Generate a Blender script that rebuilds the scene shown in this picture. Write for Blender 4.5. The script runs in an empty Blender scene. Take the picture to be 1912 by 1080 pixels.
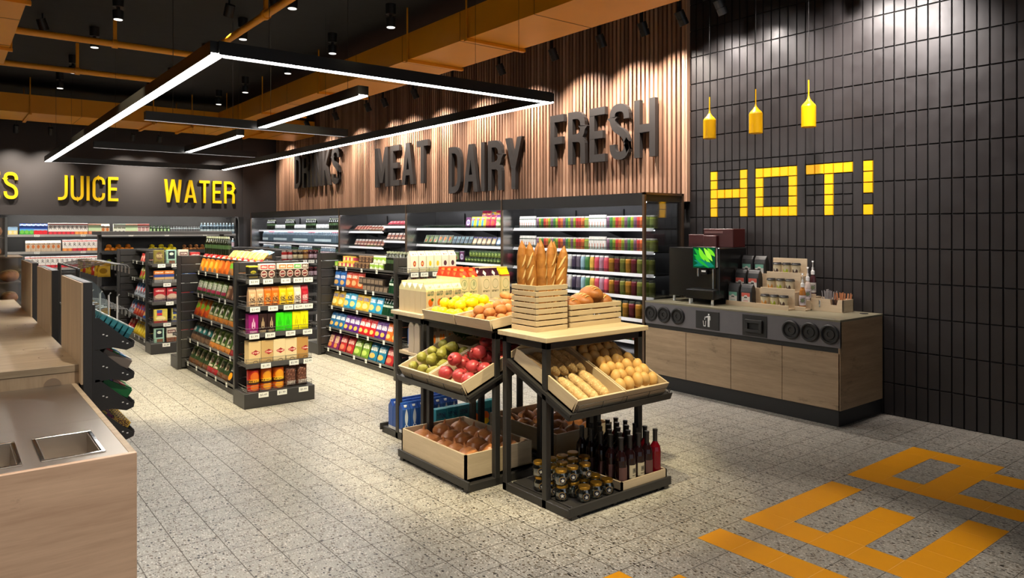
import bpy, math, random
from mathutils import Matrix, Vector, noise
R = math.radians
random.seed(7)
scene = bpy.context.scene
COL = scene.collection
rnd = random.uniform

# ------------------------------------------------------------------ materials
def lin(c):
    out = []
    for v in c[:3]:
        v = v / 255.0
        out.append(v / 12.92 if v <= 0.04045 else ((v + 0.055) / 1.055) ** 2.4)
    return (out[0], out[1], out[2], 1.0)

def nodes(name):
    m = bpy.data.materials.new(name)
    m.use_nodes = True
    nt = m.node_tree
    b = nt.nodes['Principled BSDF']
    return m, nt, b

def N(nt, t, **kw):
    n = nt.nodes.new(t)
    for k, v in kw.items():
        setattr(n, k, v)
    return n

def mixrgb(nt, fac, a, b):
    n = N(nt, 'ShaderNodeMix', data_type='RGBA')
    L = nt.links
    for sock, v in ((n.inputs[0], fac), (n.inputs[6], a), (n.inputs[7], b)):
        if hasattr(v, 'links'):
            L.new(v, sock)
        else:
            sock.default_value = v
    return n.outputs[2]

def math_(nt, op, a, b=None):
    n = N(nt, 'ShaderNodeMath', operation=op)
    for i, v in enumerate((a, b)):
        if v is None:
            continue
        if hasattr(v, 'links'):
            nt.links.new(v, n.inputs[i])
        else:
            n.inputs[i].default_value = v
    return n.outputs[0]

def vmath(nt, op, a, b=None):
    n = N(nt, 'ShaderNodeVectorMath', operation=op)
    for i, v in enumerate((a, b)):
        if v is None:
            continue
        if hasattr(v, 'links'):
            nt.links.new(v, n.inputs[i])
        else:
            n.inputs[i].default_value = v
    return n.outputs['Value'] if op == 'LENGTH' else n.outputs[0]

def noise_(nt, vec, scale, detail=2.0, rough=0.5):
    n = N(nt, 'ShaderNodeTexNoise')
    n.inputs['Scale'].default_value = scale
    n.inputs['Detail'].default_value = detail
    n.inputs['Roughness'].default_value = rough
    if vec is not None:
        nt.links.new(vec, n.inputs['Vector'])
    return n.outputs[0]

def ramp_(nt, fac, els, interp='LINEAR'):
    n = N(nt, 'ShaderNodeValToRGB')
    cr = n.color_ramp
    cr.interpolation = interp
    while len(cr.elements) < len(els):
        cr.elements.new(0.5)
    for e, (p, c) in zip(cr.elements, els):
        e.position = p
        e.color = c
    nt.links.new(fac, n.inputs[0])
    return n.outputs[0]

def coord(nt, which='Object'):
    return N(nt, 'ShaderNodeTexCoord').outputs[which]

def scl(c, f):
    return (min(1, c[0] * f), min(1, c[1] * f), min(1, c[2] * f), 1.0)

MATS = {}
def M(name, rgb, rough=0.5, metal=0.0, var=0.07, scale=14.0, emit=0.0, spec=0.5, bump=0.0):
    if name in MATS:
        return MATS[name]
    m, nt, b = nodes(name)
    c = lin(rgb)
    f = noise_(nt, coord(nt), scale, 2.0)
    col = mixrgb(nt, f, scl(c, 1 - var), scl(c, 1 + var))
    nt.links.new(col, b.inputs['Base Color'])
    b.inputs['Roughness'].default_value = rough
    b.inputs['Metallic'].default_value = metal
    b.inputs['Specular IOR Level'].default_value = spec
    if emit:
        nt.links.new(col, b.inputs['Emission Color'])
        b.inputs['Emission Strength'].default_value = emit
    if bump:
        bp = N(nt, 'ShaderNodeBump')
        bp.inputs['Strength'].default_value = bump
        bp.inputs['Distance'].default_value = 0.01
        nt.links.new(f, bp.inputs['Height'])
        nt.links.new(bp.outputs[0], b.inputs['Normal'])
    MATS[name] = m
    return m

def wood(name, rgb_a, rgb_b, along='X', scale=6.0, rough=0.55, knots=False):
    if name in MATS:
        return MATS[name]
    m, nt, b = nodes(name)
    mp = N(nt, 'ShaderNodeMapping')
    s = [9.0, 9.0, 9.0]
    s['XYZ'.index(along)] = 0.7
    mp.inputs['Scale'].default_value = s
    nt.links.new(coord(nt), mp.inputs['Vector'])
    n1 = noise_(nt, mp.outputs[0], scale * 0.5, 5.0, 0.6)
    n2 = noise_(nt, mp.outputs[0], scale * 3.0, 3.0, 0.7)
    f = math_(nt, 'ADD', math_(nt, 'MULTIPLY', n1, 0.65), math_(nt, 'MULTIPLY', n2, 0.35))
    col = ramp_(nt, f, [(0.3, lin(rgb_a)), (0.7, lin(rgb_b))])
    if knots:
        mp2 = N(nt, 'ShaderNodeMapping')
        s2 = [5.0, 5.0, 5.0]
        s2['XYZ'.index(along)] = 2.0
        mp2.inputs['Scale'].default_value = s2
        nt.links.new(coord(nt), mp2.inputs['Vector'])
        k = noise_(nt, mp2.outputs[0], 1.6, 6.0, 0.75)
        kf = ramp_(nt, k, [(0.58, (0, 0, 0, 1)), (0.70, (1, 1, 1, 1))])
        col = mixrgb(nt, math_(nt, 'MULTIPLY', kf, 0.55), col, scl(lin(rgb_a), 0.35))
    nt.links.new(col, b.inputs['Base Color'])
    b.inputs['Roughness'].default_value = rough
    MATS[name] = m
    return m

def glass(name, tint=(235, 242, 240), alpha=0.12, rough=0.05):
    """thin clear sheet: mostly see-through with a sharp reflection"""
    if name in MATS:
        return MATS[name]
    m, nt, b = nodes(name)
    out = nt.nodes['Material Output']
    tr = N(nt, 'ShaderNodeBsdfTransparent')
    tr.inputs[0].default_value = lin(tint)
    nz = noise_(nt, coord(nt), 3.0)
    rr = math_(nt, 'MULTIPLY_ADD', nz, 0.03)
    b.inputs['Base Color'].default_value = lin(tint)
    b.inputs['Roughness'].default_value = rough
    nt.links.new(rr, b.inputs['Coat Roughness'])
    lw = N(nt, 'ShaderNodeLayerWeight')
    lw.inputs[0].default_value = 0.25
    fac = math_(nt, 'MINIMUM', math_(nt, 'ADD', math_(nt, 'MULTIPLY', lw.outputs['Fresnel'], 0.6), alpha * 0.5), 1.0)
    gl = N(nt, 'ShaderNodeBsdfGlossy')
    gl.inputs['Roughness'].default_value = rough
    mx = N(nt, 'ShaderNodeMixShader')
    nt.links.new(fac, mx.inputs[0])
    nt.links.new(tr.outputs[0], mx.inputs[1])
    nt.links.new(gl.outputs[0], mx.inputs[2])
    nt.links.new(mx.outputs[0], out.inputs[0])
    MATS[name] = m
    return m

def emis(name, rgb, strength):
    if name in MATS:
        return MATS[name]
    m, nt, b = nodes(name)
    out = nt.nodes['Material Output']
    e = N(nt, 'ShaderNodeEmission')
    f = noise_(nt, coord(nt), 2.0)
    nt.links.new(mixrgb(nt, f, scl(lin(rgb), 0.97), lin(rgb)), e.inputs[0])
    e.inputs[1].default_value = strength
    nt.links.new(e.outputs[0], out.inputs[0])
    MATS[name] = m
    return m

def pack(name, bands, marks=(), rough=0.4, blot=None, spec=0.5):
    """printed packaging: bands up the height, then marks.
    mark = (kind, cx, cz, rx, rz, rgb), kind 'o' ellipse, 'r' rectangle, 't' lettering-like rows, 'd' diamond, 'l' leaf"""
    name = 'print_' + name
    if name in MATS:
        return MATS[name]
    m, nt, b = nodes(name)
    g = coord(nt, 'Generated')
    sp = N(nt, 'ShaderNodeSeparateXYZ')
    nt.links.new(g, sp.inputs[0])
    if len(bands) > 1:
        col = ramp_(nt, sp.outputs[2], [(z, lin(c)) for z, c in bands], 'CONSTANT')
    else:
        f = noise_(nt, g, 6.0)
        c = lin(bands[0][1])
        col = mixrgb(nt, f, scl(c, 0.93), scl(c, 1.06))
    if blot:
        sc, th, c2 = blot
        v = noise_(nt, g, sc, 3.0)
        col = mixrgb(nt, ramp_(nt, v, [(th, (0, 0, 0, 1)), (th + 0.06, (1, 1, 1, 1))]), col, lin(c2))
    for (kd, cx, cz, rx, rz, c) in marks:
        d = vmath(nt, 'SUBTRACT', g, (cx, 0.0, cz))
        d = vmath(nt, 'MULTIPLY', d, (1.0 / rx, 0.0, 1.0 / rz))
        if kd == 'o':
            fac = math_(nt, 'LESS_THAN', vmath(nt, 'LENGTH', d), 1.0)
        else:
            a = vmath(nt, 'ABSOLUTE', d)
            s2 = N(nt, 'ShaderNodeSeparateXYZ')
            nt.links.new(a, s2.inputs[0])
            if kd == 'd':
                fac = math_(nt, 'LESS_THAN', math_(nt, 'ADD', s2.outputs[0], s2.outputs[2]), 1.0)
            elif kd == 'l':
                q = math_(nt, 'POWER', s2.outputs[2], 2.0)
                fac = math_(nt, 'LESS_THAN', math_(nt, 'ADD', s2.outputs[0], q), 1.0)
            else:
                fac = math_(nt, 'LESS_THAN', math_(nt, 'MAXIMUM', s2.outputs[0], s2.outputs[2]), 1.0)
                if kd == 't':
                    w = vmath(nt, 'MULTIPLY', g, (26.0, 0.0, 9.0))
                    v = noise_(nt, w, 1.0, 1.0)
                    fac = math_(nt, 'MULTIPLY', fac, math_(nt, 'GREATER_THAN', v, 0.47))
        col = mixrgb(nt, fac, col, lin(c))
    nt.links.new(col, b.inputs['Base Color'])
    b.inputs['Roughness'].default_value = rough
    b.inputs['Specular IOR Level'].default_value = spec
    MATS[name] = m
    return m

# ------------------------------------------------------------------ mesh builder
class MB:
    def __init__(s):
        s.v = []; s.f = []; s.m = []; s.sm = []; s.mats = []; s.mx = Matrix()
    def mi(s, mat):
        if mat not in s.mats:
            s.mats.append(mat)
        return s.mats.index(mat)
    def add(s, vs, fs, mat, smooth=False):
        o = len(s.v)
        for p in vs:
            s.v.append(tuple(s.mx @ Vector(p)))
        k = s.mi(mat)
        for f in fs:
            s.f.append(tuple(o + i for i in f)); s.m.append(k); s.sm.append(smooth)
        return s
    def box(s, x0, x1, y0, y1, z0, z1, mat):
        vs = [(x0,y0,z0),(x1,y0,z0),(x1,y1,z0),(x0,y1,z0),(x0,y0,z1),(x1,y0,z1),(x1,y1,z1),(x0,y1,z1)]
        return s.add(vs, [(3,2,1,0),(4,5,6,7),(0,1,5,4),(1,2,6,5),(2,3,7,6),(3,0,4,7)], mat)
    def bbox(s, x0, x1, y0, y1, z0, z1, mat, r=0.004):
        """box with chamfered edges"""
        xs, ys, zs = (x0, x1), (y0, y1), (z0, z1)
        vs = []; idx = {}
        for i in (0,1):
            for j in (0,1):
                for k in (0,1):
                    sx, sy, sz = (1,-1)[i], (1,-1)[j], (1,-1)[k]
                    p = (xs[i], ys[j], zs[k])
                    for a, q in (('x', (p[0], p[1]+sy*r, p[2]+sz*r)), ('y', (p[0]+sx*r, p[1], p[2]+sz*r)), ('z', (p[0]+sx*r, p[1]+sy*r, p[2]))):
                        idx[(i,j,k,a)] = len(vs); vs.append(q)
        I = lambda i,j,k,a: idx[(i,j,k,a)]
        fs = []
        fs.append((I(0,0,0,'x'),I(0,0,1,'x'),I(0,1,1,'x'),I(0,1,0,'x')))
        fs.append((I(1,0,0,'x'),I(1,1,0,'x'),I(1,1,1,'x'),I(1,0,1,'x')))
        fs.append((I(0,0,0,'y'),I(1,0,0,'y'),I(1,0,1,'y'),I(0,0,1,'y')))
        fs.append((I(0,1,0,'y'),I(0,1,1,'y'),I(1,1,1,'y'),I(1,1,0,'y')))
        fs.append((I(0,0,0,'z'),I(0,1,0,'z'),I(1,1,0,'z'),I(1,0,0,'z')))
        fs.append((I(0,0,1,'z'),I(1,0,1,'z'),I(1,1,1,'z'),I(0,1,1,'z')))
        for j in (0,1):
            for k in (0,1):
                fs.append((I(0,j,k,'y'),I(1,j,k,'y'),I(1,j,k,'z'),I(0,j,k,'z')))
        for i in (0,1):
            for k in (0,1):
                fs.append((I(i,0,k,'x'),I(i,1,k,'x'),I(i,1,k,'z'),I(i,0,k,'z')))
        for i in (0,1):
            for j in (0,1):
                fs.append((I(i,j,0,'x'),I(i,j,1,'x'),I(i,j,1,'y'),I(i,j,0,'y')))
                for k in (0,1):
                    fs.append((I(i,j,k,'x'),I(i,j,k,'y'),I(i,j,k,'z')))
        return s.add(vs, fs, mat)
    def lathe(s, prof, seg=12, c=(0,0,0), mat=None, sx=1.0, sy=1.0, smooth=True):
        """prof: list of (r, z[, mat]) from the bottom; the mat of a point colours the band above it"""
        n = len(prof)
        rings = []
        for p in prof:
            rings.append([(c[0]+p[0]*sx*math.cos(2*math.pi*i/seg), c[1]+p[0]*sy*math.sin(2*math.pi*i/seg), c[2]+p[1]) for i in range(seg)])
        cur = mat
        for a in range(n-1):
            if len(prof[a]) > 2:
                cur = prof[a][2]
            vs = rings[a] + rings[a+1]
            s.add(vs, [(i, (i+1)%seg, seg+(i+1)%seg, seg+i) for i in range(seg)], cur, smooth)
        m0 = prof[0][2] if len(prof[0]) > 2 else mat
        if prof[0][0] > 1e-5: s.add(rings[0], [tuple(reversed(range(seg)))], m0)
        if prof[-1][0] > 1e-5: s.add(rings[-1], [tuple(range(seg))], cur)
        return s
    def cyl(s, p0, p1, r, mat, seg=10, r1=None, smooth=True):
        return s.tube([p0, p1], r, mat, seg, r1, smooth)
    def tube(s, pts, r, mat, seg=6, r1=None, smooth=True):
        pts = [Vector(p) for p in pts]
        rings = []
        n = len(pts)
        for i, p in enumerate(pts):
            d = (pts[min(i+1, n-1)] - pts[max(i-1, 0)]).normalized()
            up = Vector((0,0,1)) if abs(d.z) < 0.9 else Vector((1,0,0))
            a = d.cross(up).normalized(); b = d.cross(a).normalized()
            rr = r if r1 is None else r + (r1 - r) * i / (n - 1)
            rings.append([p + a*rr*math.cos(2*math.pi*k/seg) + b*rr*math.sin(2*math.pi*k/seg) for k in range(seg)])
        vs = [q for ring in rings for q in ring]
        fs = []
        for i in range(n-1):
            for k in range(seg):
                fs.append((i*seg+k, (i+1)*seg+k, (i+1)*seg+(k+1)%seg, i*seg+(k+1)%seg))
        s.add(vs, fs, mat, smooth)
        s.add(rings[0], [tuple(range(seg))], mat)
        s.add(rings[-1], [tuple(reversed(range(seg)))], mat)
        return s
    def prism(s, poly, a0, a1, mat, axis='y'):
        """extrude a 2-d polygon; axis y: (x,z) outline, axis x: (y,z), axis z: (x,y)"""
        n = len(poly)
        f3 = {'y': lambda p, a: (p[0], a, p[1]), 'x': lambda p, a: (a, p[0], p[1]), 'z': lambda p, a: (p[0], p[1], a)}[axis]
        vs = [f3(p, a0) for p in poly] + [f3(p, a1) for p in poly]
        fs = [tuple(range(n)), tuple(reversed(range(n, 2*n)))]
        fs += [(i, n+i, n+(i+1)%n, (i+1)%n) for i in range(n)]
        return s.add(vs, fs, mat)
    def ball(s, c, rx, ry, rz, mat, seg=12, rings=8, bump=0.0, bs=3.0, seed=0.0, prof=None):
        vs = [(c[0], c[1], c[2]-rz*(prof(-1)[1] if prof else 1))]
        for j in range(1, rings):
            t = math.pi * j / rings
            for i in range(seg):
                a = 2*math.pi*i/seg
                d = Vector((math.sin(t)*math.cos(a), math.sin(t)*math.sin(a), -math.cos(t)))
                k = 1.0 + (bump * noise.noise(d*bs + Vector((seed, seed*2, 0))) if bump else 0)
                w = prof(d.z)[0] if prof else 1.0
                vs.append((c[0]+d.x*rx*k*w, c[1]+d.y*ry*k*w, c[2]+d.z*rz*k))
        vs.append((c[0], c[1], c[2]+rz))
        fs = []
        for i in range(seg):
            fs.append((0, 1+(i+1)%seg, 1+i))
            fs.append((len(vs)-1, 1+(rings-2)*seg+i, 1+(rings-2)*seg+(i+1)%seg))
        for j in range(rings-2):
            for i in range(seg):
                a = 1+j*seg
                fs.append((a+i, a+(i+1)%seg, a+seg+(i+1)%seg, a+seg+i))
        return s.add(vs, fs, mat, True)
    def mesh(s, name, off=None):
        me = bpy.data.meshes.new(name)
        vs = s.v if off is None else [(v[0]-off[0], v[1]-off[1], v[2]-off[2]) for v in s.v]
        me.from_pydata(vs, [], s.f)
        for m in s.mats:
            me.materials.append(m)
        me.polygons.foreach_set('material_index', s.m)
        me.polygons.foreach_set('use_smooth', s.sm)
        me.update()
        return me
    def build(s, name, parent=None, off=None):
        """link as one mesh object; off = world position of the parent's origin"""
        o = bpy.data.objects.new(name, s.mesh(name, off))
        COL.objects.link(o)
        if parent is not None:
            o.parent = parent
        return o

LABELS = {}
def tag(o, label, cat, group=None):
    o['label'] = label
    o['category'] = cat
    if group:
        o['group'] = group
    LABELS.setdefault(label, []).append(o.name)
    nw = len(label.split())
    if nw < 4 or nw > 16:
        print('LABELLEN', nw, label)
    return o

def thing(name, label, cat, loc=(0,0,0), mat=None, group=None):
    o = bpy.data.objects.new(name, None)
    o.empty_display_size = 0.1
    COL.objects.link(o)
    if mat is not None:
        o.matrix_world = mat
    else:
        o.location = loc
    return tag(o, label, cat, group)

def struct(name, mb):
    o = mb.build(name)
    o['kind'] = 'structure'
    return o

def ordn(i):
    if 10 <= i % 100 <= 20: return '%dth' % i
    return '%d%s' % (i, {1: 'st', 2: 'nd', 3: 'rd'}.get(i % 10, 'th'))

def T(x, y, z): return Matrix.Translation((x, y, z))
def RX(a): return Matrix.Rotation(R(a), 4, 'X')
def RY(a): return Matrix.Rotation(R(a), 4, 'Y')
def RZ(a): return Matrix.Rotation(R(a), 4, 'Z')

# ------------------------------------------------------------------ base materials
BLACK = M('black_powder_coat', (42, 40, 39), 0.45, var=0.1)
DARK = M('dark_shelf_metal', (50, 48, 47), 0.42, var=0.08)
RAIL = M('grey_price_rail', (78, 76, 74), 0.4)
TAGW = M('white_card', (240, 240, 232), 0.5, var=0.02)
INK = M('black_ink', (25, 24, 24), 0.5)
WIRE = M('steel_wire', (120, 118, 114), 0.35, 0.8)
WIREB = M('black_wire', (30, 29, 28), 0.4)
CHROME = M('polished_steel', (205, 205, 205), 0.15, 1.0, var=0.03)
WHITE = M('white_enamel', (236, 236, 234), 0.4, var=0.02)
OAK = wood('pale_oak_front', (134, 112, 86), (180, 154, 124), 'Y', 3.0, 0.5, True)
OAKX = wood('pale_oak_end', (128, 104, 78), (172, 144, 112), 'X', 3.0, 0.5, True)
ASH = wood('bleached_ash', (190, 168, 136), (214, 194, 162), 'X', 5.0, 0.55)
ASHY = wood('bleached_ash_long', (190, 168, 136), (214, 194, 162), 'Y', 5.0, 0.55)
GREYOAK = wood('grey_oak_board', (168, 134, 108), (222, 188, 158), 'X', 1.6, 0.5, True)
GREYOAKZ = wood('grey_oak_upright', (172, 146, 116), (202, 176, 144), 'Z', 4.0, 0.5)
GREYOAKY = wood('grey_oak_top', (150, 130, 104), (186, 166, 136), 'X', 5.0, 0.5)
STEEL = M('brushed_steel', (178, 168, 156), 0.42, 1.0, var=0.06, scale=3)
YEL = M('yellow_lacquer', (255, 190, 6), 0.35, var=0.08, scale=5)
SIGNY = M('lemon_lacquer', (255, 206, 14), 0.35, var=0.03)
LETTERGREY = M('dark_grey_lacquer', (48, 45, 44), 0.5)
AMBER = M('amber_duct_paint', (234, 154, 24), 0.42, var=0.06, scale=3)
CLEAR = glass('clear_acrylic', alpha=0.08)
CGLASS = glass('clear_glass', (250, 252, 252), alpha=0.08)

# ------------------------------------------------------------------ lettering
def arcpath(pts, rad):
    """polyline with rounded inner corners"""
    out = [Vector(pts[0])]
    for i in range(1, len(pts)-1):
        p0, p1, p2 = Vector(pts[i-1]), Vector(pts[i]), Vector(pts[i+1])
        r = rad[i] if isinstance(rad, dict) else rad
        if isinstance(rad, dict) and i not in rad: r = 0
        a, b = (p0-p1), (p2-p1)
        r = min(r, a.length*0.5 if i > 1 else a.length, b.length*0.5 if i < len(pts)-2 else b.length)
        if r < 1e-4:
            out.append(p1); continue
        s, e = p1 + a.normalized()*r, p1 + b.normalized()*r
        for k in range(7):
            t = k/6
            out.append(s*(1-t)**2 + p1*2*t*(1-t) + e*t*t)
    out.append(Vector(pts[-1]))
    return out

def stroke(mb, pts, w, d0, d1, mat):
    """flat ribbon of width w along a 2-d path, extruded in y from d0 to d1"""
    n = len(pts)
    L, Rr = [], []
    for i, p in enumerate(pts):
        if i == 0: d = (pts[1]-p).normalized(); k = 1
        elif i == n-1: d = (p-pts[i-1]).normalized(); k = 1
        else:
            d1_ = (p-pts[i-1]).normalized(); d2_ = (pts[i+1]-p).normalized()
            d = (d1_+d2_).normalized(); k = 1/max(0.5, d.dot(d1_))
        nrm = Vector((-d.y, d.x))
        L.append(p + nrm*w/2*k); Rr.append(p - nrm*w/2*k)
    vs = [(q.x, d0, q.y) for q in L] + [(q.x, d0, q.y) for q in Rr] + [(q.x, d1, q.y) for q in L] + [(q.x, d1, q.y) for q in Rr]
    fs = []
    for i in range(n-1):
        fs += [(i, n+i, n+i+1, i+1), (2*n+i, 2*n+i+1, 3*n+i+1, 3*n+i), (i, i+1, 2*n+i+1, 2*n+i), (n+i, 3*n+i, 3*n+i+1, n+i+1)]
    fs += [(0, 2*n, 3*n, n), (n-1, 2*n-1, 4*n-1, 3*n-1)]
    mb.add(vs, fs, mat)

def para(mb, x0, z0, x1, z1, w, d0, d1, mat):
    mb.prism([(x0-w/2, z0), (x0+w/2, z0), (x1+w/2, z1), (x1-w/2, z1)], d0, d1, mat)

def glyph(ch, w):
    """-> (advance width, list of strokes, list of slanted bars) for cap height 1"""
    W = 0.52; h = w/2; S = []; P = []
    l, r, b, t = h, W-h, h, 1-h
    V = lambda *a: [Vector(q) for q in a]
    if ch == 'I': W = w; S = [V((h,0),(h,1))]
    elif ch == 'E': W = .44; S = [V((h,0),(h,1)), V((0,b),(W,b)), V((0,.5),(W*.86,.5)), V((0,t),(W,t))]
    elif ch == 'F': W = .44; S = [V((h,0),(h,1)), V((0,.5),(W*.86,.5)), V((0,t),(W,t))]
    elif ch == 'H': S = [V((l,0),(l,1)), V((r,0),(r,1)), V((l,.5),(r,.5))]
    elif ch == 'T': W = .5; S = [V((0,t),(W,t)), V((W/2,0),(W/2,1))]
    elif ch == 'U': S = [arcpath([(l,1),(l,b),(r,b),(r,1)], .26)]
    elif ch == 'J': W = .38; S = [arcpath([(W-h,1),(W-h,b),(0,b)], .24)]
    elif ch == 'C': S = [arcpath([(r,.68),(r,t),(l,t),(l,b),(r,b),(r,.32)], .26)]
    elif ch == 'S': S = [arcpath([(r,.72),(r,t),(l,t),(l,.60),(r,.42),(r,b),(l,b),(l,.28)], .24)]
    elif ch == 'D': S = [V((l,0),(l,1)), arcpath([(l,b),(r,b),(r,t),(l,t)], .26)]
    elif ch == 'O': S = [arcpath([(W/2,t),(r,t),(r,b),(l,b),(l,t),(W/2,t)], .26)]
    elif ch == 'P': S = [V((l,0),(l,1)), arcpath([(l,t),(r,t),(r,.47),(l,.47)], .24)]
    elif ch == 'R': S = [V((l,0),(l,1)), arcpath([(l,t),(r,t),(r,.5),(l,.5)], .24), arcpath([(l,.5),(r,.48),(r,0)], .16)]
    elif ch == 'A': W = .56; S = [V((.12,.22+h),(W-.12,.22+h))]; P = [(h,0,W/2-.01,1),(W-h,0,W/2+.01,1)]
    elif ch == 'M': W = .68; S = [V((h,0),(h,1)), V((W-h,0),(W-h,1))]; P = [(h,1,W/2,.1),(W-h,1,W/2,.1)]
    elif ch == 'N': S = [V((l,0),(l,1)), V((r,0),(r,1))]; P = [(l,1,r,0)]
    elif ch == 'K': S = [V((l,0),(l,1))]; P = [(l+.02,.42,r,1),(l+.1,.6,r,0)]
    elif ch == 'Y': W = .56; S = [V((W/2,0),(W/2,.46))]; P = [(W/2,.4,h,1),(W/2,.4,W-h,1)]
    elif ch == 'W': W = .78; P = [(.22*W,0,h,1),(.22*W,0,W/2,1),(.78*W,0,W/2,1),(.78*W,0,W-h,1)]
    return W, S, P

def glyph_mb(ch, size, sx, w, dep, mat):
    W, S, P = glyph(ch, w)
    mb = MB()
    mb.mx = Matrix.Diagonal((size*sx, 1, size, 1))
    k = 0
    for s in S: stroke(mb, s, w, -.0007*k, dep-.0004*k, mat); k += 1
    for p in P: para(mb, *p, w*1.08, -.0007*k, dep-.0004*k, mat); k += 1
    return W*size*sx, mb

def sign_word(word, label, m, width, size, w, dep, mat, name='sign_lettering', gap=.13):
    """letters run along local +x, face local -y, stand on local z = 0"""
    root = thing(name, label, 'sign', mat=m)
    tot = sum(glyph(c, w)[0] for c in word) + gap*(len(word)-1)
    sx = width/(tot*size)
    x = 0
    for c in word:
        adv, mb = glyph_mb(c, size, sx, w, dep, mat)
        o = mb.build('letter', root)
        o.location = (x, 0, 0)
        x += adv + gap*size*sx
    return root

def text_poly(txt, size, mat):
    cu = bpy.data.curves.new('lettering', 'FONT')
    cu.body = txt; cu.size = size; cu.align_x = 'CENTER'; cu.align_y = 'CENTER'; cu.resolution_u = 2
    o = bpy.data.objects.new('lettering', cu)
    COL.objects.link(o)
    dg = bpy.context.evaluated_depsgraph_get()
    me = bpy.data.meshes.new_from_object(o.evaluated_get(dg))
    vs = [(v.co.x, 0.0, v.co.y) for v in me.vertices]
    fs = [tuple(p.vertices) for p in me.polygons]
    bpy.data.objects.remove(o); bpy.data.curves.remove(cu); bpy.data.meshes.remove(me)
    return vs, fs

def add_text(mb, txt, size, x, y, z, mat, squash=1.0):
    vs, fs = text_poly(txt, size, mat)
    mb.add([(x+v[0]*squash, y, z+v[2]) for v in vs], fs, mat)

# ------------------------------------------------------------------ camera (floor = z 0, room axes = world axes)
F_PX = 1351.2
cam = bpy.data.cameras.new('camera')
cam.sensor_width = 36.0
cam.lens = F_PX / 1912 * 36.0
cam.shift_y = -(540 - 426.7) / 1912
cam.clip_start = 0.05
co = bpy.data.objects.new('camera', cam)
COL.objects.link(co)
co.location = (0, 0, 1.65)
co.rotation_euler = (R(90), 0, -math.atan2(1065.2, F_PX))
scene.camera = co

# ------------------------------------------------------------------ room shell
XW = 6.58          # tiled / slatted long wall
YB = 17.8          # sign board of the end wall
ZC = 4.3
TW, TH, TY0, TZ0 = .0924, .2972, 4.857, -.0125

def floor_mat():
    m, nt, b = nodes('terrazzo_floor')
    g = N(nt, 'ShaderNodeNewGeometry').outputs['Position']
    base = noise_(nt, g, 9.0, 6.0, 0.7)
    col = ramp_(nt, base, [(0.3, lin((134, 130, 121))), (0.7, lin((168, 163, 152)))])
    fine = noise_(nt, g, 160.0, 2.0)
    col = mixrgb(nt, ramp_(nt, fine, [(0.56, (0,0,0,1)), (0.64, (1,1,1,1))]), col, lin((190, 186, 176)))
    def chips(scale, size, tone, keep, seed):
        mp = N(nt, 'ShaderNodeMapping')
        mp.inputs['Scale'].default_value = (scale, scale*0.62, scale)
        mp.inputs['Rotation'].default_value = (0, 0, seed)
        mp.inputs['Location'].default_value = (seed*3.1, seed*1.7, 0)
        nt.links.new(g, mp.inputs['Vector'])
        v = N(nt, 'ShaderNodeTexVoronoi')
        v.feature = 'F1'
        nt.links.new(mp.outputs[0], v.inputs['Vector'])
        v.inputs['Scale'].default_value = 1.0
        near = math_(nt, 'LESS_THAN', v.outputs['Distance'], size)
        sp = N(nt, 'ShaderNodeSeparateColor')
        nt.links.new(v.outputs['Color'], sp.inputs[0])
        k = math_(nt, 'LESS_THAN', sp.outputs[0], keep)
        return math_(nt, 'MULTIPLY', near, k), tone
    for a in ((84, .36, (196, 191, 180), .5, .3), (76, .34, (126, 117, 104), .5, 1.1), (56, .30, (98, 86, 70), .4, 2.0), (37, .22, (36, 33, 31), .42, 0.7), (70, .26, (48, 44, 42), .3, 2.7)):
        f, tone = chips(*a)
        col = mixrgb(nt, f, col, lin(tone))
    # grout grid, 0.2 m tiles
    sp = N(nt, 'ShaderNodeSeparateXYZ')
    nt.links.new(g, sp.inputs[0])
    fs = []
    for ax, off in ((0, .16), (1, .015)):
        u = math_(nt, 'FRACT', math_(nt, 'DIVIDE', math_(nt, 'SUBTRACT', sp.outputs[ax], off - 20.0), .2))
        d = math_(nt, 'ABSOLUTE', math_(nt, 'SUBTRACT', u, .5))
        fs.append(math_(nt, 'GREATER_THAN', d, .5 - (.013 if ax == 0 else .011)))
    gr = math_(nt, 'MAXIMUM', fs[0], fs[1])
    col = mixrgb(nt, math_(nt, 'MULTIPLY', gr, 0.85), col, lin((78, 72, 64)))
    nt.links.new(col, b.inputs['Base Color'])
    rg = ramp_(nt, base, [(0.3, (.30,.30,.30,1)), (0.7, (.42,.42,.42,1))])
    nt.links.new(mixrgb(nt, gr, rg, (.7,.7,.7,1)), b.inputs['Roughness'])
    b.inputs['Specular IOR Level'].default_value = 0.4
    return m

mb = MB(); mb.box(-4.6, 7.0, -3.2, 18.6, -.1, 0, floor_mat()); struct('floor', mb)

CEIL = M('black_ceiling_plaster', (25, 23, 22), 0.85, var=0.35, scale=5, bump=0.3)
DARKWALL = M('charcoal_wall_paint', (54, 49, 48), 0.55, var=0.05, scale=3)
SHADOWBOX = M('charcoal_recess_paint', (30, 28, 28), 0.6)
mb = MB(); mb.box(-4.6, 7.0, -3.2, 18.6, ZC, ZC+.1, CEIL); struct('ceiling', mb)
mb = MB(); mb.box(XW+.012, XW+.12, -3.2, 18.6, 0, ZC, M('black_grout', (20, 19, 19), 0.8)); struct('wall_right', mb)
mb = MB(); mb.box(-4.7, -4.6, -3.2, 18.6, 0, ZC, DARKWALL); struct('wall_left', mb)
mb = MB(); mb.box(-4.6, 7.0, -3.3, -3.2, 3.3, ZC, DARKWALL)
for x in (-4.6, -1.8, 1.1, 4.0, 6.85): mb.box(x, x+.15, -3.3, -3.2, 0, 3.3, DARKWALL)
struct('wall_front', mb)
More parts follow.
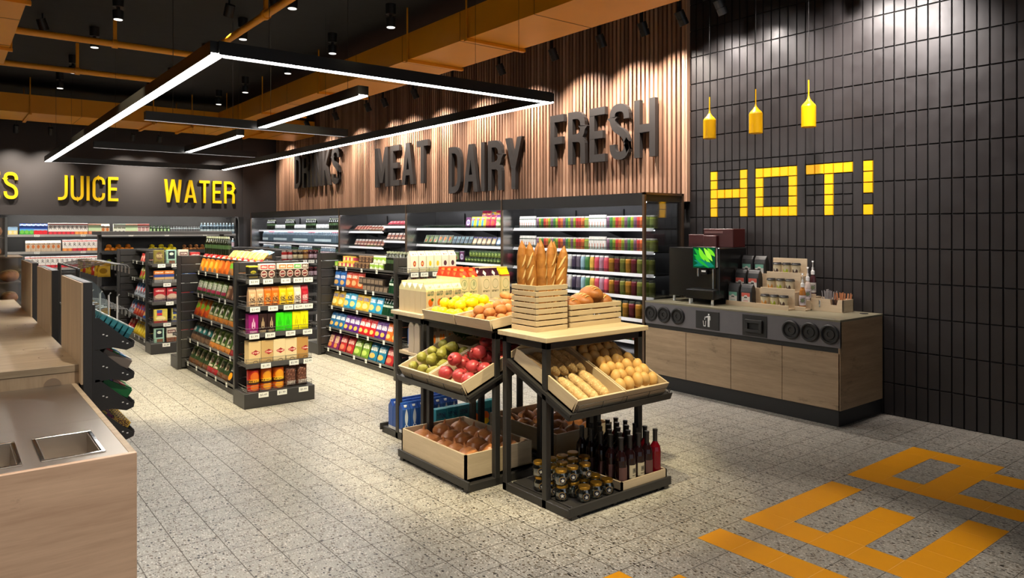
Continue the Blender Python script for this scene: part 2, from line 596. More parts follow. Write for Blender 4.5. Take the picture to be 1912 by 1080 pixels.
# end wall: sign board above, shelf recess below
mb = MB()
mb.box(-4.6, 5.72, YB, YB+.08, 1.925, ZC, DARKWALL)
mb.box(5.72, XW, YB-.02, YB+.08, 0, ZC, DARKWALL)
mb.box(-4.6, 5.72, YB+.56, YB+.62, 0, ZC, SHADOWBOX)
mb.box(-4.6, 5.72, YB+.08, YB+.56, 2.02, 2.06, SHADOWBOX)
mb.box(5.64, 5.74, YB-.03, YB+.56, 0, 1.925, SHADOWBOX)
struct('wall_back', mb)

# glazed black tiles, real joints
def tile_mat():
    m, nt, b = nodes('black_glazed_tile')
    g = coord(nt)
    f = noise_(nt, g, 2.2, 3.0)
    col = ramp_(nt, f, [(0.3, lin((37, 34, 34))), (0.7, lin((46, 43, 43)))])
    nt.links.new(col, b.inputs['Base Color'])
    nt.links.new(ramp_(nt, noise_(nt, g, 7.0, 4.0), [(0.3, (.33,.33,.33,1)), (0.7, (.45,.45,.45,1))]), b.inputs['Roughness'])
    b.inputs['Specular IOR Level'].default_value = 0.5
    return m
TILE = tile_mat()
GLYPHS = {'H': ["X...X","X...X","XXXXX","X...X","X...X"], 'O': ["XXXXX","X...X","X...X","X...X","XXXXX"],
          'T': ["XXXXX","..X..","..X..","..X..","..X.."], '!': ["X","X","X",".","X"]}
letters = {}
def add_tile(mb, ya, yb, za, zb, mat):
    g = .0028; c = .004
    y0, y1, z0, z1 = ya+g, yb-g, za+g, zb-g
    tx = rnd(-.0006, .0006); tz = rnd(-.0006, .0006)
    xs = XW
    o = [(XW+.012,y0,z0),(XW+.012,y1,z0),(XW+.012,y1,z1),(XW+.012,y0,z1)]
    f = [(xs+tx,y0+c,z0+c),(xs-tx,y1-c,z0+c),(xs-tx+tz,y1-c,z1-c),(xs+tx+tz,y0+c,z1-c)]
    mb.add(o+f, [(4,7,6,5),(0,4,5,1),(1,5,6,2),(2,6,7,3),(3,7,4,0)], mat)
mbt = MB()
cells = {}
col0 = 0
sub = set()
for ch in 'HOT!':
    G = GLYPHS[ch]
    for r_, row in enumerate(G):
        for c_, q in enumerate(row):
            sub.add(col0 + c_)
            if q == 'X':
                cells[(col0+c_, r_)] = '.' if (ch == '!' and r_ == 4) else ch
    col0 += len(G[0]) + 1
zt0 = TZ0 + TH*6        # foot of the letters
LM = {c: MB() for c in 'HOT!.'}
for i in range(-3, 85):
    yb = TY0 - i*TW; ya = yb - TW
    if ya > 5.14: continue
    if yb > 5.14: yb = 5.14
    for k in range(0, 15):
        za = TZ0 + k*TH; zb = min(za + TH, ZC)
        if k == 0: za = 0
        if za >= ZC: continue
        if i in sub and k in (6, 7):
            for q in range(3):
                a = za + q*TH/3
                row = 4 - ((k-6)*3 + q)
                if row < 0 or (i, row) not in cells:
                    if row >= 0 or True:
                        add_tile(mbt, ya, yb, a, a+TH/3, TILE)
                else:
                    add_tile(LM[cells[(i, row)]], ya, yb, a, a+TH/3, YEL)
        else:
            add_tile(mbt, ya, yb, za, zb, TILE)
struct('wall_right_tiles', mbt)
hot = thing('wall_lettering', 'yellow square tile letters reading HOT! set in the black tiled wall', 'sign', (XW, 4, zt0))
for ch in 'HOT!':
    LM[ch].build('letter', hot, (XW, 4, zt0))
LM['.'].build('letter_dot', hot, (XW, 4, zt0))

# timber slats
def slat_mat():
    m, nt, b = nodes('walnut_slat')
    g = coord(nt)
    sp = N(nt, 'ShaderNodeSeparateXYZ'); nt.links.new(g, sp.inputs[0])
    idx = math_(nt, 'FLOOR', math_(nt, 'DIVIDE', sp.outputs[1], .066))
    wn = N(nt, 'ShaderNodeTexWhiteNoise', noise_dimensions='1D')
    nt.links.new(idx, wn.inputs['W'])
    mp = N(nt, 'ShaderNodeMapping'); mp.inputs['Scale'].default_value = (20, 20, 1.2)
    nt.links.new(g, mp.inputs['Vector'])
    gr = noise_(nt, mp.outputs[0], 2.0, 4.0, .7)
    f = math_(nt, 'ADD', math_(nt, 'MULTIPLY', wn.outputs[0], .6), math_(nt, 'MULTIPLY', gr, .4))
    col = ramp_(nt, f, [(0.1, lin((110, 80, 62))), (0.5, lin((156, 118, 94))), (0.9, lin((200, 160, 132)))])
    nt.links.new(col, b.inputs['Base Color'])
    b.inputs['Roughness'].default_value = .6
    return m
SLAT = slat_mat()
BACKING = M('dark_slat_backing', (44, 34, 28), 0.8)
mb = MB()
mb.box(XW-.012, XW+.012, 5.14, YB, 1.95, ZC, BACKING)
n = int((YB - 5.14)/.066)
for i in range(n+1):
    k = math.floor(5.14/.066) + 1 + i
    y = k*.066 + .014
    if y + .04 > YB - .02: break
    mb.box(XW-.05, XW-.012, y, y+.040, 1.95, ZC, SLAT)
mb.box(XW-.055, XW+.012, 5.128, 5.15, 1.95, ZC, SLAT)
struct('wall_right_slats', mb)

# floor lettering
FT = M('amber_floor_tile', (232, 156, 12), 0.38, var=0.05, scale=5)
FTJ = M('pale_amber_grout', (242, 190, 110), 0.6)
fl = thing('floor_lettering', 'large amber tile letters inlaid in the speckled floor', 'floor sign', (4.5, 1.5, 0))
for cellset in ([(17,11),(18,11),(19,11),(20,11),(21,11),(17,10),(17,9),(18,9),(19,9),(20,9),(17,8),(17,7),(18,7),(19,7),(20,7),(21,7)],
                [(23,11),(24,11),(25,11),(26,11),(27,11),(23,10),(27,10),(23,9),(24,9),(25,9),(26,9),(27,9),(23,8),(26,8),(23,7),(26,7)],
                [(15,11),(15,10),(15,9),(15,8),(15,7),(11,11),(12,10),(13,9),(14,8)]):
    mb = MB()
    S = set(cellset)
    for (u, v) in cellset:
        x0, y0 = .16+.2*u, .015+.2*v
        mb.box(x0+.0012, x0+.2-.0012, y0+.0012, y0+.2-.0012, -.02, .0012, FT)
        mb.box(x0, x0+.2, y0, y0+.2, -.02, .0008, FTJ)
    mb.build('letter', fl, (4.5, 1.5, 0))

# ------------------------------------------------------------------ ceiling services
def hanger(mb, x, y, z0, z1, r=.011): mb.tube([(x,y,z0),(x,y,z1)], r, AMBER, 5)
# long duct beside the slatted wall, cross duct before the end wall, near duct top left
def duct(name, label, x0, x1, y0, y1, z0, z1, hang, along):
    root = thing(name, label, 'air duct', ((x0+x1)/2, (y0+y1)/2, z0))
    off = root.location
    mb = MB(); mb.box(x0, x1, y0, y1, z0, z1, AMBER)
    L = (y1-y0) if along == 'y' else (x1-x0)
    k = 1.25
    while k < L:
        if along == 'y': mb.box(x0-.003, x1+.003, y0+k, y0+k+.006, z0-.003, z1+.003, M('duct_seam', (120, 74, 14), .5))
        else: mb.box(x0+k, x0+k+.006, y0-.003, y1+.003, z0-.003, z1+.003, M('duct_seam', (120, 74, 14), .5))
        k += 1.25
    mb.build('duct_body', root, off)
    for h in hang:
        mb = MB()
        if along == 'y':
            mb.box(x0-.03, x1+.03, h-.025, h+.025, z0-.035, z0-.003, AMBER)
            hanger(mb, x0-.018, h, z0-.03, ZC); hanger(mb, x1+.018, h, z0-.03, ZC)
        else:
            mb.box(h-.025, h+.025, y0-.03, y1+.03, z0-.035, z0-.003, AMBER)
            hanger(mb, h, y0-.018, z0-.03, ZC); hanger(mb, h, y1+.018, z0-.03, ZC)
        mb.build('hanger', root, off)
    return root
duct('air_duct', 'long amber air duct hung beside the wooden slat wall', 4.41, 5.16, -1.0, 15.2, 3.68, 4.0, (6.36, 7.6, 10.2, 12.6, 14.6), 'y')
duct('air_duct', 'amber air duct crossing the room before the sign wall', -3.0, 6.45, 15.205, 16.4, 3.68, 4.0, (1.22, 3.2, 3.9, 5.3), 'x')
duct('air_duct', 'amber air duct at the top left corner of the ceiling', -1.1, .60, 1.0, 10.9, 3.68, 4.0, (7.75, 9.9), 'y')

def pipe(label, p0, p1, hang, r=.04):
    root = thing('pipe', label, 'pipe', p0)
    mb = MB(); mb.cyl(p0, p1, r, AMBER, 12)
    d = (Vector(p1)-Vector(p0))
    for t in hang:
        q = Vector(p0) + d*t
        dd = d.normalized()*.03
        mb.cyl(q-dd, q+dd, r*1.35, AMBER, 12)
    mb.build('pipe_run', root, p0)
    for t in hang:
        q = Vector(p0) + d*t
        mb = MB(); mb.box(q.x-.02, q.x+.02, q.y-.02, q.y+.02, q.z, ZC, AMBER)
        mb.build('hanger', root, p0)
pipe('amber pipe running lengthwise above the corner of the lit frame', (2.68, 1.5, 3.9), (2.68, 9.95, 3.9), (.45, .72))
pipe('nearer amber cross pipe under the black ceiling at left', (.6, 9.93, 3.9), (2.72, 9.93, 3.9), (.5,))
pipe('farther amber cross pipe under the black ceiling at left', (.45, 11.98, 3.9), (2.6, 11.98, 3.9), (.5,))

LENS = emis('warm_lamp_lens', (255, 246, 225), 6.0)
LENSDIM = emis('soft_lamp_lens', (255, 250, 240), 1.6)
CAN = M('black_lamp_housing', (28, 27, 27), 0.4)
def place_word(x, y):
    col = {1: 'left', 2: 'middle', 3: 'right'}[1 if x < 2.2 else (2 if x < 3.6 else 3)]
    return col
spots = []
def add_spot(name, loc, target, power, angle, blend=.6, rgb=(1, .9, .72), size=.04):
    l = bpy.data.lights.new(name, 'SPOT')
    l.energy = power; l.spot_size = R(angle); l.spot_blend = blend; l.color = rgb; l.shadow_soft_size = size
    o = bpy.data.objects.new(name, l)
    COL.objects.link(o)
    o.location = loc
    d = Vector(target) - Vector(loc)
    o.rotation_euler = d.to_track_quat('-Z', 'Y').to_euler()
    return o

rows_y = (7.62, 9.25, 10.87, 12.85, 14.4)
for ci, x in enumerate((1.58, 2.98, 4.0)):
    for ri, y in enumerate(rows_y):
        z = 4.03 if ci < 2 else 3.93
        if ci == 2: y *= .957
        root = thing('downlight', 'small black cylinder downlight, %s from the front in the %s ceiling row' % (ordn(ri+1), ('left', 'middle', 'right')[ci]), 'ceiling light', (x, y, z), group='ceiling downlights')
        mb = MB(); mb.lathe([(.055, .0), (.058, .1), (.02, .105), (.02, .14), (.058, .145), (.062, .26), (.01, .27)], 12, (0,0,0), CAN)
        mb.build('housing', root)
        mb = MB(); mb.lathe([(.001, -.004), (.046, -.004), (.046, .002)], 12, (0,0,0), LENSDIM)
        mb.build('lens', root)
        if 1:
            add_spot('downlight_beam', (x, y, z-.02), (x, y, 0), 50 if ci < 2 else 80, 104, 1.0, (1, .9, .74), .05)

# linear LED pendants: U-shaped housing, recessed lit strip
LED = emis('led_diffuser', (255, 252, 246), 34.0)
LEDDIM = emis('led_louvre', (255, 252, 246), 2.5)
LEDZ = 2.8
def led_bar(root, p0, p1, off, w=.098, h=.09, dim=False):
    x0, y0 = p0; x1, y1 = p1
    hb = MB(); db = MB()
    z = LEDZ
    if x0 == x1:
        a, b = sorted((y0, y1))
        hb.box(x0-w/2, x0+w/2, a, b, z+.012, z+h, CAN)
        hb.box(x0-w/2, x0-w/2+.006, a, b, z, z+.012, CAN); hb.box(x0+w/2-.006, x0+w/2, a, b, z, z+.012, CAN)
        db.box(x0-w/2+.006, x0+w/2-.006, a+.005, b-.005, z+.003, z+.012, LED)
    else:
        a, b = sorted((x0, x1))
        hb.box(a, b, y0-w/2, y0+w/2, z+.012, z+h, CAN)
        hb.box(a, b, y0-w/2, y0-w/2+.006, z, z+.012, CAN); hb.box(a, b, y0+w/2-.006, y0+w/2, z, z+.012, CAN)
        if dim:      # louvred bar: the lit slot is narrow
            hb.box(a, b, y0-w/2+.006, y0+w/2-.012, z+.002, z+.012, CAN)
            db.box(a+.005, b-.005, y0+w/2-.012, y0+w/2-.006, z+.002, z+.012, LEDDIM)
        else:
            db.box(a+.005, b-.005, y0-w/2+.006, y0+w/2-.006, z+.003, z+.012, LED)
    hb.build('housing', root, off); db.build('diffuser', root, off)
    for t in (.12, .88):
        mb = MB(); q = (x0+(x1-x0)*t, y0+(y1-y0)*t)
        mb.tube([(q[0], q[1], z+h), (q[0], q[1], ZC)], .002, CAN, 4)
        mb.build('suspension_wire', root, off)
fr = thing('pendant_light', 'large rectangular pendant frame of glowing white light bars', 'pendant light', (2.9, 9.9, LEDZ))
for a, b in (((1.44, 4.98), (1.44, 14.8)), ((1.44, 5.0), (4.37, 5.0)), ((4.37, 4.98), (4.37, 14.8)), ((1.44, 14.78), (4.37, 14.78))):
    led_bar(fr, a, b, (2.9, 9.9, LEDZ), dim=a[1] > 14 and b[1] > 14)
for lab, a, b in (('short lit pendant bar inside the frame, nearest the camera', (2.88, 5.74), (2.88, 8.3)),
                  ('crosswise black pendant bar seen from its dark side, inside the frame', (1.69, 8.42), (3.99, 8.42)),
                  ('short lit pendant bar inside the frame, farther down the shop', (2.93, 9.2), (2.93, 11.65)),
                  ('farthest crosswise black pendant bar before the JUICE and WATER signs', (1.7, 11.77), (4.0, 11.77))):
    c = ((a[0]+b[0])/2, (a[1]+b[1])/2, LEDZ)
    r_ = thing('pendant_light', lab, 'pendant light', c)
    led_bar(r_, a, b, c, dim=a[1] == b[1])

# track with spot heads washing the slats
tr = MB(); tr.box(5.985, 6.015, 2.0, 17.2, 4.02, 4.05, CAN)
for y in (4.2, 9.2, 14.2): tr.box(5.99, 6.01, y, y+.02, 4.05, ZC, CAN)
tag(tr.build('light_track'), 'long black lighting track along the slatted wall', 'track light')
for i, y in enumerate((3.2, 4.34, 4.82, 5.33, 5.98, 6.81, 7.9, 9.05, 10.2, 11.22, 11.85, 13.2, 14.6, 16.9)):
    loc = Vector((6.0, y, 3.90))
    root = thing('track_spotlight', 'black spotlight head on the wall track, %s from the right' % ordn(i+1), 'spotlight', loc, group='spotlights on the long track')
    tgt = Vector((XW, y - .12, 2.55 if y > 5.1 else 2.9))
    d = (tgt - loc).normalized()
    mb = MB(); mb.cyl((0,0,0), d*.075, .052, CAN, 12); mb.cyl(d*.075, d*.083, .044, CAN, 12); mb.cyl(d*.083, d*.15, .052, CAN, 12)
    mb.build('lamp_head', root)
    mb = MB(); mb.box(-.014, .014, -.014, .014, 0, .12, CAN); mb.build('bracket', root)
    add_spot('track_beam', loc + d*.16, tgt, 170 if y > 5.1 else 75, 112, 1.0, (1, .88, .77) if y > 5.1 else (1, .9, .84), .03)
# heads on the sign wall
for i, x in enumerate((-1.2, .3, 1.14, 1.71, 3.2, 3.72, 5.1)):
    loc = Vector((x, 17.05, 3.66))
    root = thing('ceiling_spotlight', 'small black spotlight over the sign wall, %s from the left' % ordn(i+1), 'spotlight', loc, group='spotlights over the sign wall')
    tgt = Vector((x, YB, 2.3)); d = (tgt-loc).normalized()
    mb = MB(); mb.cyl((0,0,0), d*.15, .045, CAN, 12); mb.build('lamp_head', root)
    mb = MB(); mb.box(-.012, .012, -.012, .012, 0, ZC-3.66, CAN); mb.build('stem', root)
    add_spot('sign_beam', loc + d*.16, tgt, 140, 84, 1.0, (1, .9, .78), .03)

# ------------------------------------------------------------------ signs
def face_minus_x(x, y_left, z): return T(x, y_left, z) @ RZ(-90)
LT = .055
for word, yl, yr, z0, h, lab in (('FRESH', 7.355, 5.526, 2.484, .68, 'dark grey wall letters reading FRESH above the juice cooler'),
                            ('DAIRY', 9.848, 7.97, 2.215, .745, 'dark grey wall letters reading DAIRY above the dairy cooler'),
                            ('MEAT', 12.388, 10.49, 2.424, .735, 'dark grey wall letters reading MEAT above the meat cooler'),
                            ('DRINKS', 16.382, 13.961, 2.575, .77, 'dark grey wall letters reading DRINKS above the drinks cooler')):
    sign_word(word, lab, face_minus_x(6.455, yl, z0), yl-yr, h, .14, LT, LETTERGREY)
for word, xl, xr, lab in (('JUICE', 1.914, 3.034, 'yellow wall letters reading JUICE on the dark end wall'),
                     ('WATER', 3.966, 5.523, 'yellow wall letters reading WATER on the dark end wall')):
    sign_word(word, lab, T(xl, YB-.06, 2.243), xr-xl, .524, .115, .05, SIGNY)
sign_word('ES', 'yellow wall letters ending in ES at the left picture edge', T(.72, YB-.06, 2.243), .50, .545, .115, .05, SIGNY)

# ------------------------------------------------------------------ goods
KINDS = {}
class Kind: pass
def K(key, name, cat, desc, mb, w, d, h, parts=()):
    k = Kind(); k.name = name; k.cat = cat; k.desc = desc; k.w = w; k.d = d; k.h = h
    k.me = mb.mesh(name); k.parts = [(pn, p.mesh(pn)) for pn, p in parts]
    KINDS[key] = k

def place(key, m, label, group=None):
    k = KINDS[key]
    o = bpy.data.objects.new(k.name, k.me)
    COL.objects.link(o)
    o.matrix_world = m
    tag(o, label, k.cat, group)
    for pn, pm in k.parts:
        c = bpy.data.objects.new(pn, pm); COL.objects.link(c); c.parent = o
    return o

def m_box(w, d, h, mat):
    return MB().bbox(-w/2, w/2, -d/2, d/2, 0, h, mat, min(.003, d*.1))
def k_box(key, desc, w, d, h, mat, name='carton_box', cat='box'):
    K(key, name, cat, desc, m_box(w, d, h, mat), w, d, h)

def m_bag(w, d, h, mat, nu=7, nv=8, belly=-.15):
    mb = MB(); vs = []; fs = []
    for side in (-1, 1):
        for j in range(nv+1):
            v = 2*j/nv - 1
            for i in range(nu+1):
                u = 2*i/nu - 1
                t = max(0, 1-abs(u)**4)**.5 * max(0, 1-abs(v - belly*(1-abs(v)))**6)**.5
                ww = w/2*(1 - .05*(1-v*v))
                vs.append((u*ww, side*d/2*t, h*(v+1)/2))
    n = (nu+1)*(nv+1)
    for s_ in (0, 1):
        for j in range(nv):
            for i in range(nu):
                a = s_*n + j*(nu+1)+i
                q = (a, a+1, a+nu+2, a+nu+1)
                fs.append(q if s_ == 0 else q[::-1])
    mb.add(vs, fs, mat, True)
    return mb
def k_bag(key, desc, w, d, h, mat, name='snack_bag', cat='bag'):
    K(key, name, cat, desc, m_bag(w, d, h, mat), w, d, h)

def m_pouch(w, d, h, mat, fold=True):
    """side-gusset bag: block body pinched to a folded top edge"""
    prof = [(1, 1, 0), (1.03, 1.05, .08), (1.02, 1.05, .6), (.99, .8, .8), (.98, .3, .93), (.98, .12, .96), (.98, .12, 1)]
    mb = MB(); vs = []; fs = []
    for a, b, z in prof:
        for (sx, sy) in ((-1,-.82),(-.9,-1),(.9,-1),(1,-.82),(1,.82),(.9,1),(-.9,1),(-1,.82)):
            vs.append((sx*a*w/2, sy*b*d/2, z*h))
    for j in range(len(prof)-1):
        for i in range(8):
            fs.append((j*8+i, j*8+(i+1)%8, (j+1)*8+(i+1)%8, (j+1)*8+i))
    fs.append(tuple(range(7,-1,-1))); fs.append(tuple(range((len(prof)-1)*8, len(prof)*8)))
    mb.add(vs, fs, mat)
    return mb
def k_pouch(key, desc, w, d, h, mat, name='coffee_pouch', cat='pouch'):
    K(key, name, cat, desc, m_pouch(w, d, h, mat), w, d, h)

def m_gable(w, d, h, mat, cap=None):
    """gable-top drinks carton, ridge along x"""
    b = h*.78
    mb = MB()
    vs = [(-w/2,-d/2,0),(w/2,-d/2,0),(w/2,d/2,0),(-w/2,d/2,0),(-w/2,-d/2,b),(w/2,-d/2,b),(w/2,d/2,b),(-w/2,d/2,b),(-w/2,-.004,h*.94),(w/2,-.004,h*.94),(w/2,.004,h*.94),(-w/2,.004,h*.94),(-w/2,-.004,h),(w/2,-.004,h),(w/2,.004,h),(-w/2,.004,h)]
    mb.add(vs, [(3,2,1,0),(0,1,5,4),(1,2,6,5),(2,3,7,6),(3,0,4,7),(4,5,9,8),(6,7,11,10),(5,6,10,9),(7,4,8,11),(8,9,13,12),(9,10,14,13),(10,11,15,14),(11,8,12,15),(12,13,14,15)], mat)
    if cap:
        mb.mx = T(0, -d*.25, b + (h*.94-b)*.5) @ RX(50)
        mb.lathe([(.014, 0), (.014, .014)], 10, (0,0,0), cap)
        mb.mx = Matrix()
    return mb

# --- juice / drinks bottles (single mesh, printed by height)
def m_bottle(r, h, body, cap, label=None, neck=.38, l0=.15, l1=.6, seg=10):
    lb = label or body
    sh = .70
    return MB().lathe([(r*.9, 0, body), (r, h*.02, body), (r, h*l0, lb), (r, h*l1, body), (r, h*sh, body), (r*neck*1.15, h*.86, body), (r*neck, h*.9, cap), (r*neck*1.1, h*.905, cap), (r*neck*1.1, h)], seg, (0,0,0), body)
def m_can(r, h, body, cap, band=None):
    return MB().lathe([(r*.92, 0, body), (r, h*.03, body), (r, h*.2, band or body), (r, h*.62, body), (r, h*.84, body), (r*.8, h*.9, cap), (r*.8, h)], 10, (0,0,0), body)
def m_jar(r, h, body, cap, lab=None):
    return MB().lathe([(r*.9, 0, body), (r, h*.04, body), (r, h*.22, lab or body), (r, h*.6, body), (r, h*.8, body), (r*.8, h*.87, cap), (r*.86, h*.875, cap), (r*.86, h)], 12, (0,0,0), body)

WCAP = M('white_cap', (235, 235, 230), .4)
JC = {'purple': (128, 84, 110), 'green': (58, 118, 56), 'lime': (142, 160, 30), 'red': (196, 50, 40), 'orange': (226, 106, 44), 'white': (226, 222, 212), 'yellow': (236, 190, 70), 'amber': (196, 128, 24), 'wine': (104, 14, 24), 'olive': (120, 124, 40), 'rose': (226, 70, 92), 'mauve': (176, 130, 150), 'slate': (92, 80, 96), 'blue': (150, 190, 208), 'plum': (52, 40, 66), 'blush': (206, 150, 130)}
for c, rgb in JC.items():
    rgb = tuple(v*.88+26 for v in rgb)
    bm = M('juice_'+c, rgb, .3, var=.1)
    dim = M('juice_dark_'+c, tuple(v*.72 for v in rgb), .3, var=.1)
    K('can_'+c, 'juice_bottle', 'bottle', 'slim %s juice bottle with white cap' % c, m_can(.0275, .145, bm, WCAP, dim), .06, .056, .145)
    K('tall_'+c, 'juice_bottle', 'bottle', '%s smoothie bottle with wide white cap' % c, m_bottle(.034, .185, bm, WCAP, None, .7), .075, .07, .185)
    K('jar_'+c, 'juice_jar', 'jar', '%s juice jar with dark lid' % c, m_jar(.037, .185, bm, M('dark_lid', (70, 72, 60), .4), dim), .083, .076, .185)
GREENP = pack('green_can', [(0, (170,186,50)), (.1, (128,138,66)), (.74, (186,206,60)), (.8, (128,138,60))])
K('canbig_green', 'juice_bottle', 'bottle', 'wide olive green juice bottle', m_can(.045, .145, GREENP, WCAP), .1, .09, .145)
WB = pack('white_can', [(0, (230,226,220)), (.72, (40,70,40)), (.78, (226,222,214)), (.93, (228,228,224))], [('r', .5, .3, .1, .2, (206,120,90))])
K('can_label', 'juice_bottle', 'bottle', 'white labelled juice bottle', m_can(.0275, .16, WB, WCAP), .06, .056, .16)

# water and beer
WATER = M('clear_blue_plastic', (98, 118, 132), .15, var=.1)
WLAB = M('pale_blue_label', (206, 226, 232), .4)
PINKC = M('pink_cap', (226, 140, 160), .4)
K('water', 'water_bottle', 'bottle', 'clear water bottle', m_bottle(.036, .26, WATER, M('pale_cap', (200, 214, 224), .4), WLAB, .42, .22, .42), .078, .072, .26)
K('water_pink', 'water_bottle', 'bottle', 'clear water bottle with pink cap', m_bottle(.036, .26, WATER, PINKC, None, .42), .078, .072, .26)
K('water_rose', 'water_bottle', 'bottle', 'clear water bottle with rosy label', m_bottle(.036, .24, WATER, WCAP, M('rosy_label', (216, 190, 200), .4), .42, .2, .62), .078, .072, .24)
BEER = M('dark_beer_glass', (26, 30, 20), .15)
BLAB = M('green_beer_label', (58, 82, 48), .4)
K('beer', 'beer_bottle', 'bottle', 'dark beer bottle with green neck label', m_bottle(.031, .24, BEER, M('pale_crown_cap', (190, 196, 170), .35, .4), BLAB, .4, .42, .6), .064, .062, .24)
GRB = M('green_bottle_glass', (24, 62, 40), .15)
K('greenbeer', 'beer_bottle', 'bottle', 'green glass bottle with white neck foil', m_bottle(.030, .21, GRB, WCAP, M('white_neck_label', (196, 206, 196), .4), .42, .5, .62), .062, .06, .21)
K('silvercan', 'drink_can', 'can', 'silver drinks can', MB().lathe([(.027,0),(.031,.01),(.031,.05,M('white_can_print',(220,220,220),.4)),(.031,.11,M('silver_can',(178,182,184),.3,.7)),(.026,.122),(.026,.125)], 10, (0,0,0), M('silver_can',(178,182,184),.3,.7)), .065, .062, .125)
BOT = {'olive': ((30, 46, 24), (70, 120, 60))}
K('greenlabel', 'soda_bottle', 'bottle', 'dark green bottle with round pale label', m_bottle(.036, .2, M('dark_green_plastic', (26,52,26), .2), M('green_cap',(40,80,40),.4), pack('roundlabel', [(0,(36,66,34))], [('o',.5,.5,.28,.3,(170,200,150))]), .4, .3, .6), .08, .072, .2)
K('whitecap', 'soda_bottle', 'bottle', 'clear bottle with white shoulder label', m_bottle(.028, .19, M('smoke_plastic',(110,112,114),.2), M('dark_crown',(60,56,56),.4), WLAB, .45, .62, .78), .06, .056, .19)

# cartons on the end wall
def rcarton(key, desc, low, letter=True):
    w, d, h = .085, .07, .24
    mt = pack('cart_'+key, [(0, low), (.26, (240, 236, 230)), (.86, (206, 60, 60)), (.93, (240, 236, 230))], [('o', .5, .12, .3, .12, tuple(min(255, v*1.2) for v in low))])
    mb = m_box(w, d, h, mt)
    if letter: add_text(mb, 'R', .11, 0, -d/2-.001, h*.58, INK, .8)
    K(key, 'juice_carton', 'carton', desc, mb, w, d, h)
rcarton('r_cherry', 'white juice carton with letter R and red fruit', (196, 50, 60))
rcarton('r_orange', 'white juice carton with letter R and orange fruit', (228, 140, 70))
rcarton('r_lime', 'white juice carton with letter R and green fruit', (140, 186, 70))
def scarton(key, desc, bands, marks, w=.085, d=.07, h=.23, cap=True, gable=True):
    mt = pack('cart_'+key, bands, marks)
    K(key, 'juice_carton', 'carton', desc, m_gable(w, d, h, mt, WCAP if cap else None) if gable else m_box(w, d, h, mt), w, d, h)
scarton('c_green', 'blue drink carton with green apple picture', [(0,(70,170,60)),(.34,(90,180,220)),(.5,(40,90,190))], [('o',.5,.25,.4,.16,(120,200,80))])
scarton('c_redblue', 'blue drink carton with red fruit picture', [(0,(214,40,50)),(.36,(150,180,220)),(.5,(40,80,180))], [('o',.5,.22,.4,.17,(226,40,50))])
scarton('c_cream', 'cream carton with orange fruit picture', [(0,(206,186,160)),(.8,(226,214,196))], [('o',.5,.45,.3,.17,(196,110,50)),('t',.5,.7,.4,.06,(90,70,60))])
scarton('c_peach', 'pale green carton over orange slices', [(0,(226,120,90)),(.3,(200,226,180)),(.85,(240,190,160))], [('o',.5,.2,.3,.12,(240,150,110))], gable=False)
scarton('c_plum', 'pale carton with dark plum picture', [(0,(226,230,214)),(.85,(190,200,180))], [('o',.5,.2,.34,.14,(60,30,50)),('t',.5,.6,.4,.1,(120,130,100))], gable=False)
scarton('c_pink', 'white carton with pink stripes and letters', [(0,(240,150,130)),(.2,(240,232,224)),(.8,(226,120,110))], [('t',.5,.5,.36,.2,(150,60,60))], gable=False)
scarton('c_blueyel', 'low pale blue and yellow carton', [(0,(236,214,130)),(.55,(150,190,226))], [('o',.5,.3,.3,.2,(240,226,190))], h=.16, gable=False)

# --- bags and boxes of the aisle shelves
def bagset(key, desc, base, marks, top=None, w=.165, d=.04, h=.22, bottom=None, **kw):
    bands = [(0, bottom or base), (.16 if bottom else .5, base), (.8, top or base), (.96, tuple(min(255, v*1.1+10) for v in (top or base)))]
    k_bag(key, desc, w, d, h, pack('bag_'+key, bands, marks, .28), **kw)
bagset('b_orr', 'orange bag with red top', (226,120,30), [('o',.5,.42,.32,.2,(240,176,60)),('t',.5,.8,.36,.06,(255,230,200)),('o',.45,.14,.4,.14,(150,120,90))], (206,30,24))
bagset('b_grr', 'red topped bag with green label', (150,96,40), [('r',.5,.5,.42,.12,(96,160,50)),('t',.5,.82,.36,.05,(255,220,200)),('o',.5,.18,.36,.14,(130,90,60))], (200,26,28))
bagset('b_mix', 'rusty orange mixed snack bag', (176,84,30), [('o',.4,.5,.3,.2,(220,130,50)),('t',.5,.8,.36,.06,(250,230,190))], (210,60,24))
bagset('b_wgp', 'white and green bag with pink foot', (70,92,50), [('r',.5,.3,.42,.09,(170,50,80)),('t',.5,.6,.4,.2,(206,206,190)),('r',.12,.5,.07,.4,(200,200,190))], (96,120,60), h=.19)
bagset('b_brn', 'brown bag with tan swirl', (96,66,50), [('o',.45,.35,.36,.24,(150,104,76)),('o',.5,.35,.18,.12,(196,160,124)),('t',.5,.75,.36,.08,(160,140,120))], (84,60,46), h=.19)
bagset('b_org', 'orange and lime bag', (206,96,34), [('o',.5,.56,.42,.16,(120,170,40)),('t',.5,.78,.36,.06,(240,220,160)),('o',.5,.2,.4,.14,(190,60,30))], (180,110,40))
bagset('b_gwo', 'green bag with white streak and orange foot', (70,96,40), [('r',.28,.62,.10,.2,(226,220,196)),('o',.6,.6,.2,.14,(226,220,196)),('o',.64,.56,.14,.10,(60,40,30)),('r',.5,.14,.5,.14,(206,130,60)),('t',.5,.88,.4,.05,(190,206,130)),('t',.5,.36,.4,.05,(220,210,170))], (84,110,50))
bagset('b_teal', 'dark teal and brown bag', (52,46,40), [('r',.5,.62,.44,.16,(50,112,108)),('o',.55,.6,.22,.1,(206,200,190)),('r',.5,.16,.5,.15,(112,86,66)),('t',.5,.87,.4,.05,(170,160,140))], (60,50,40))
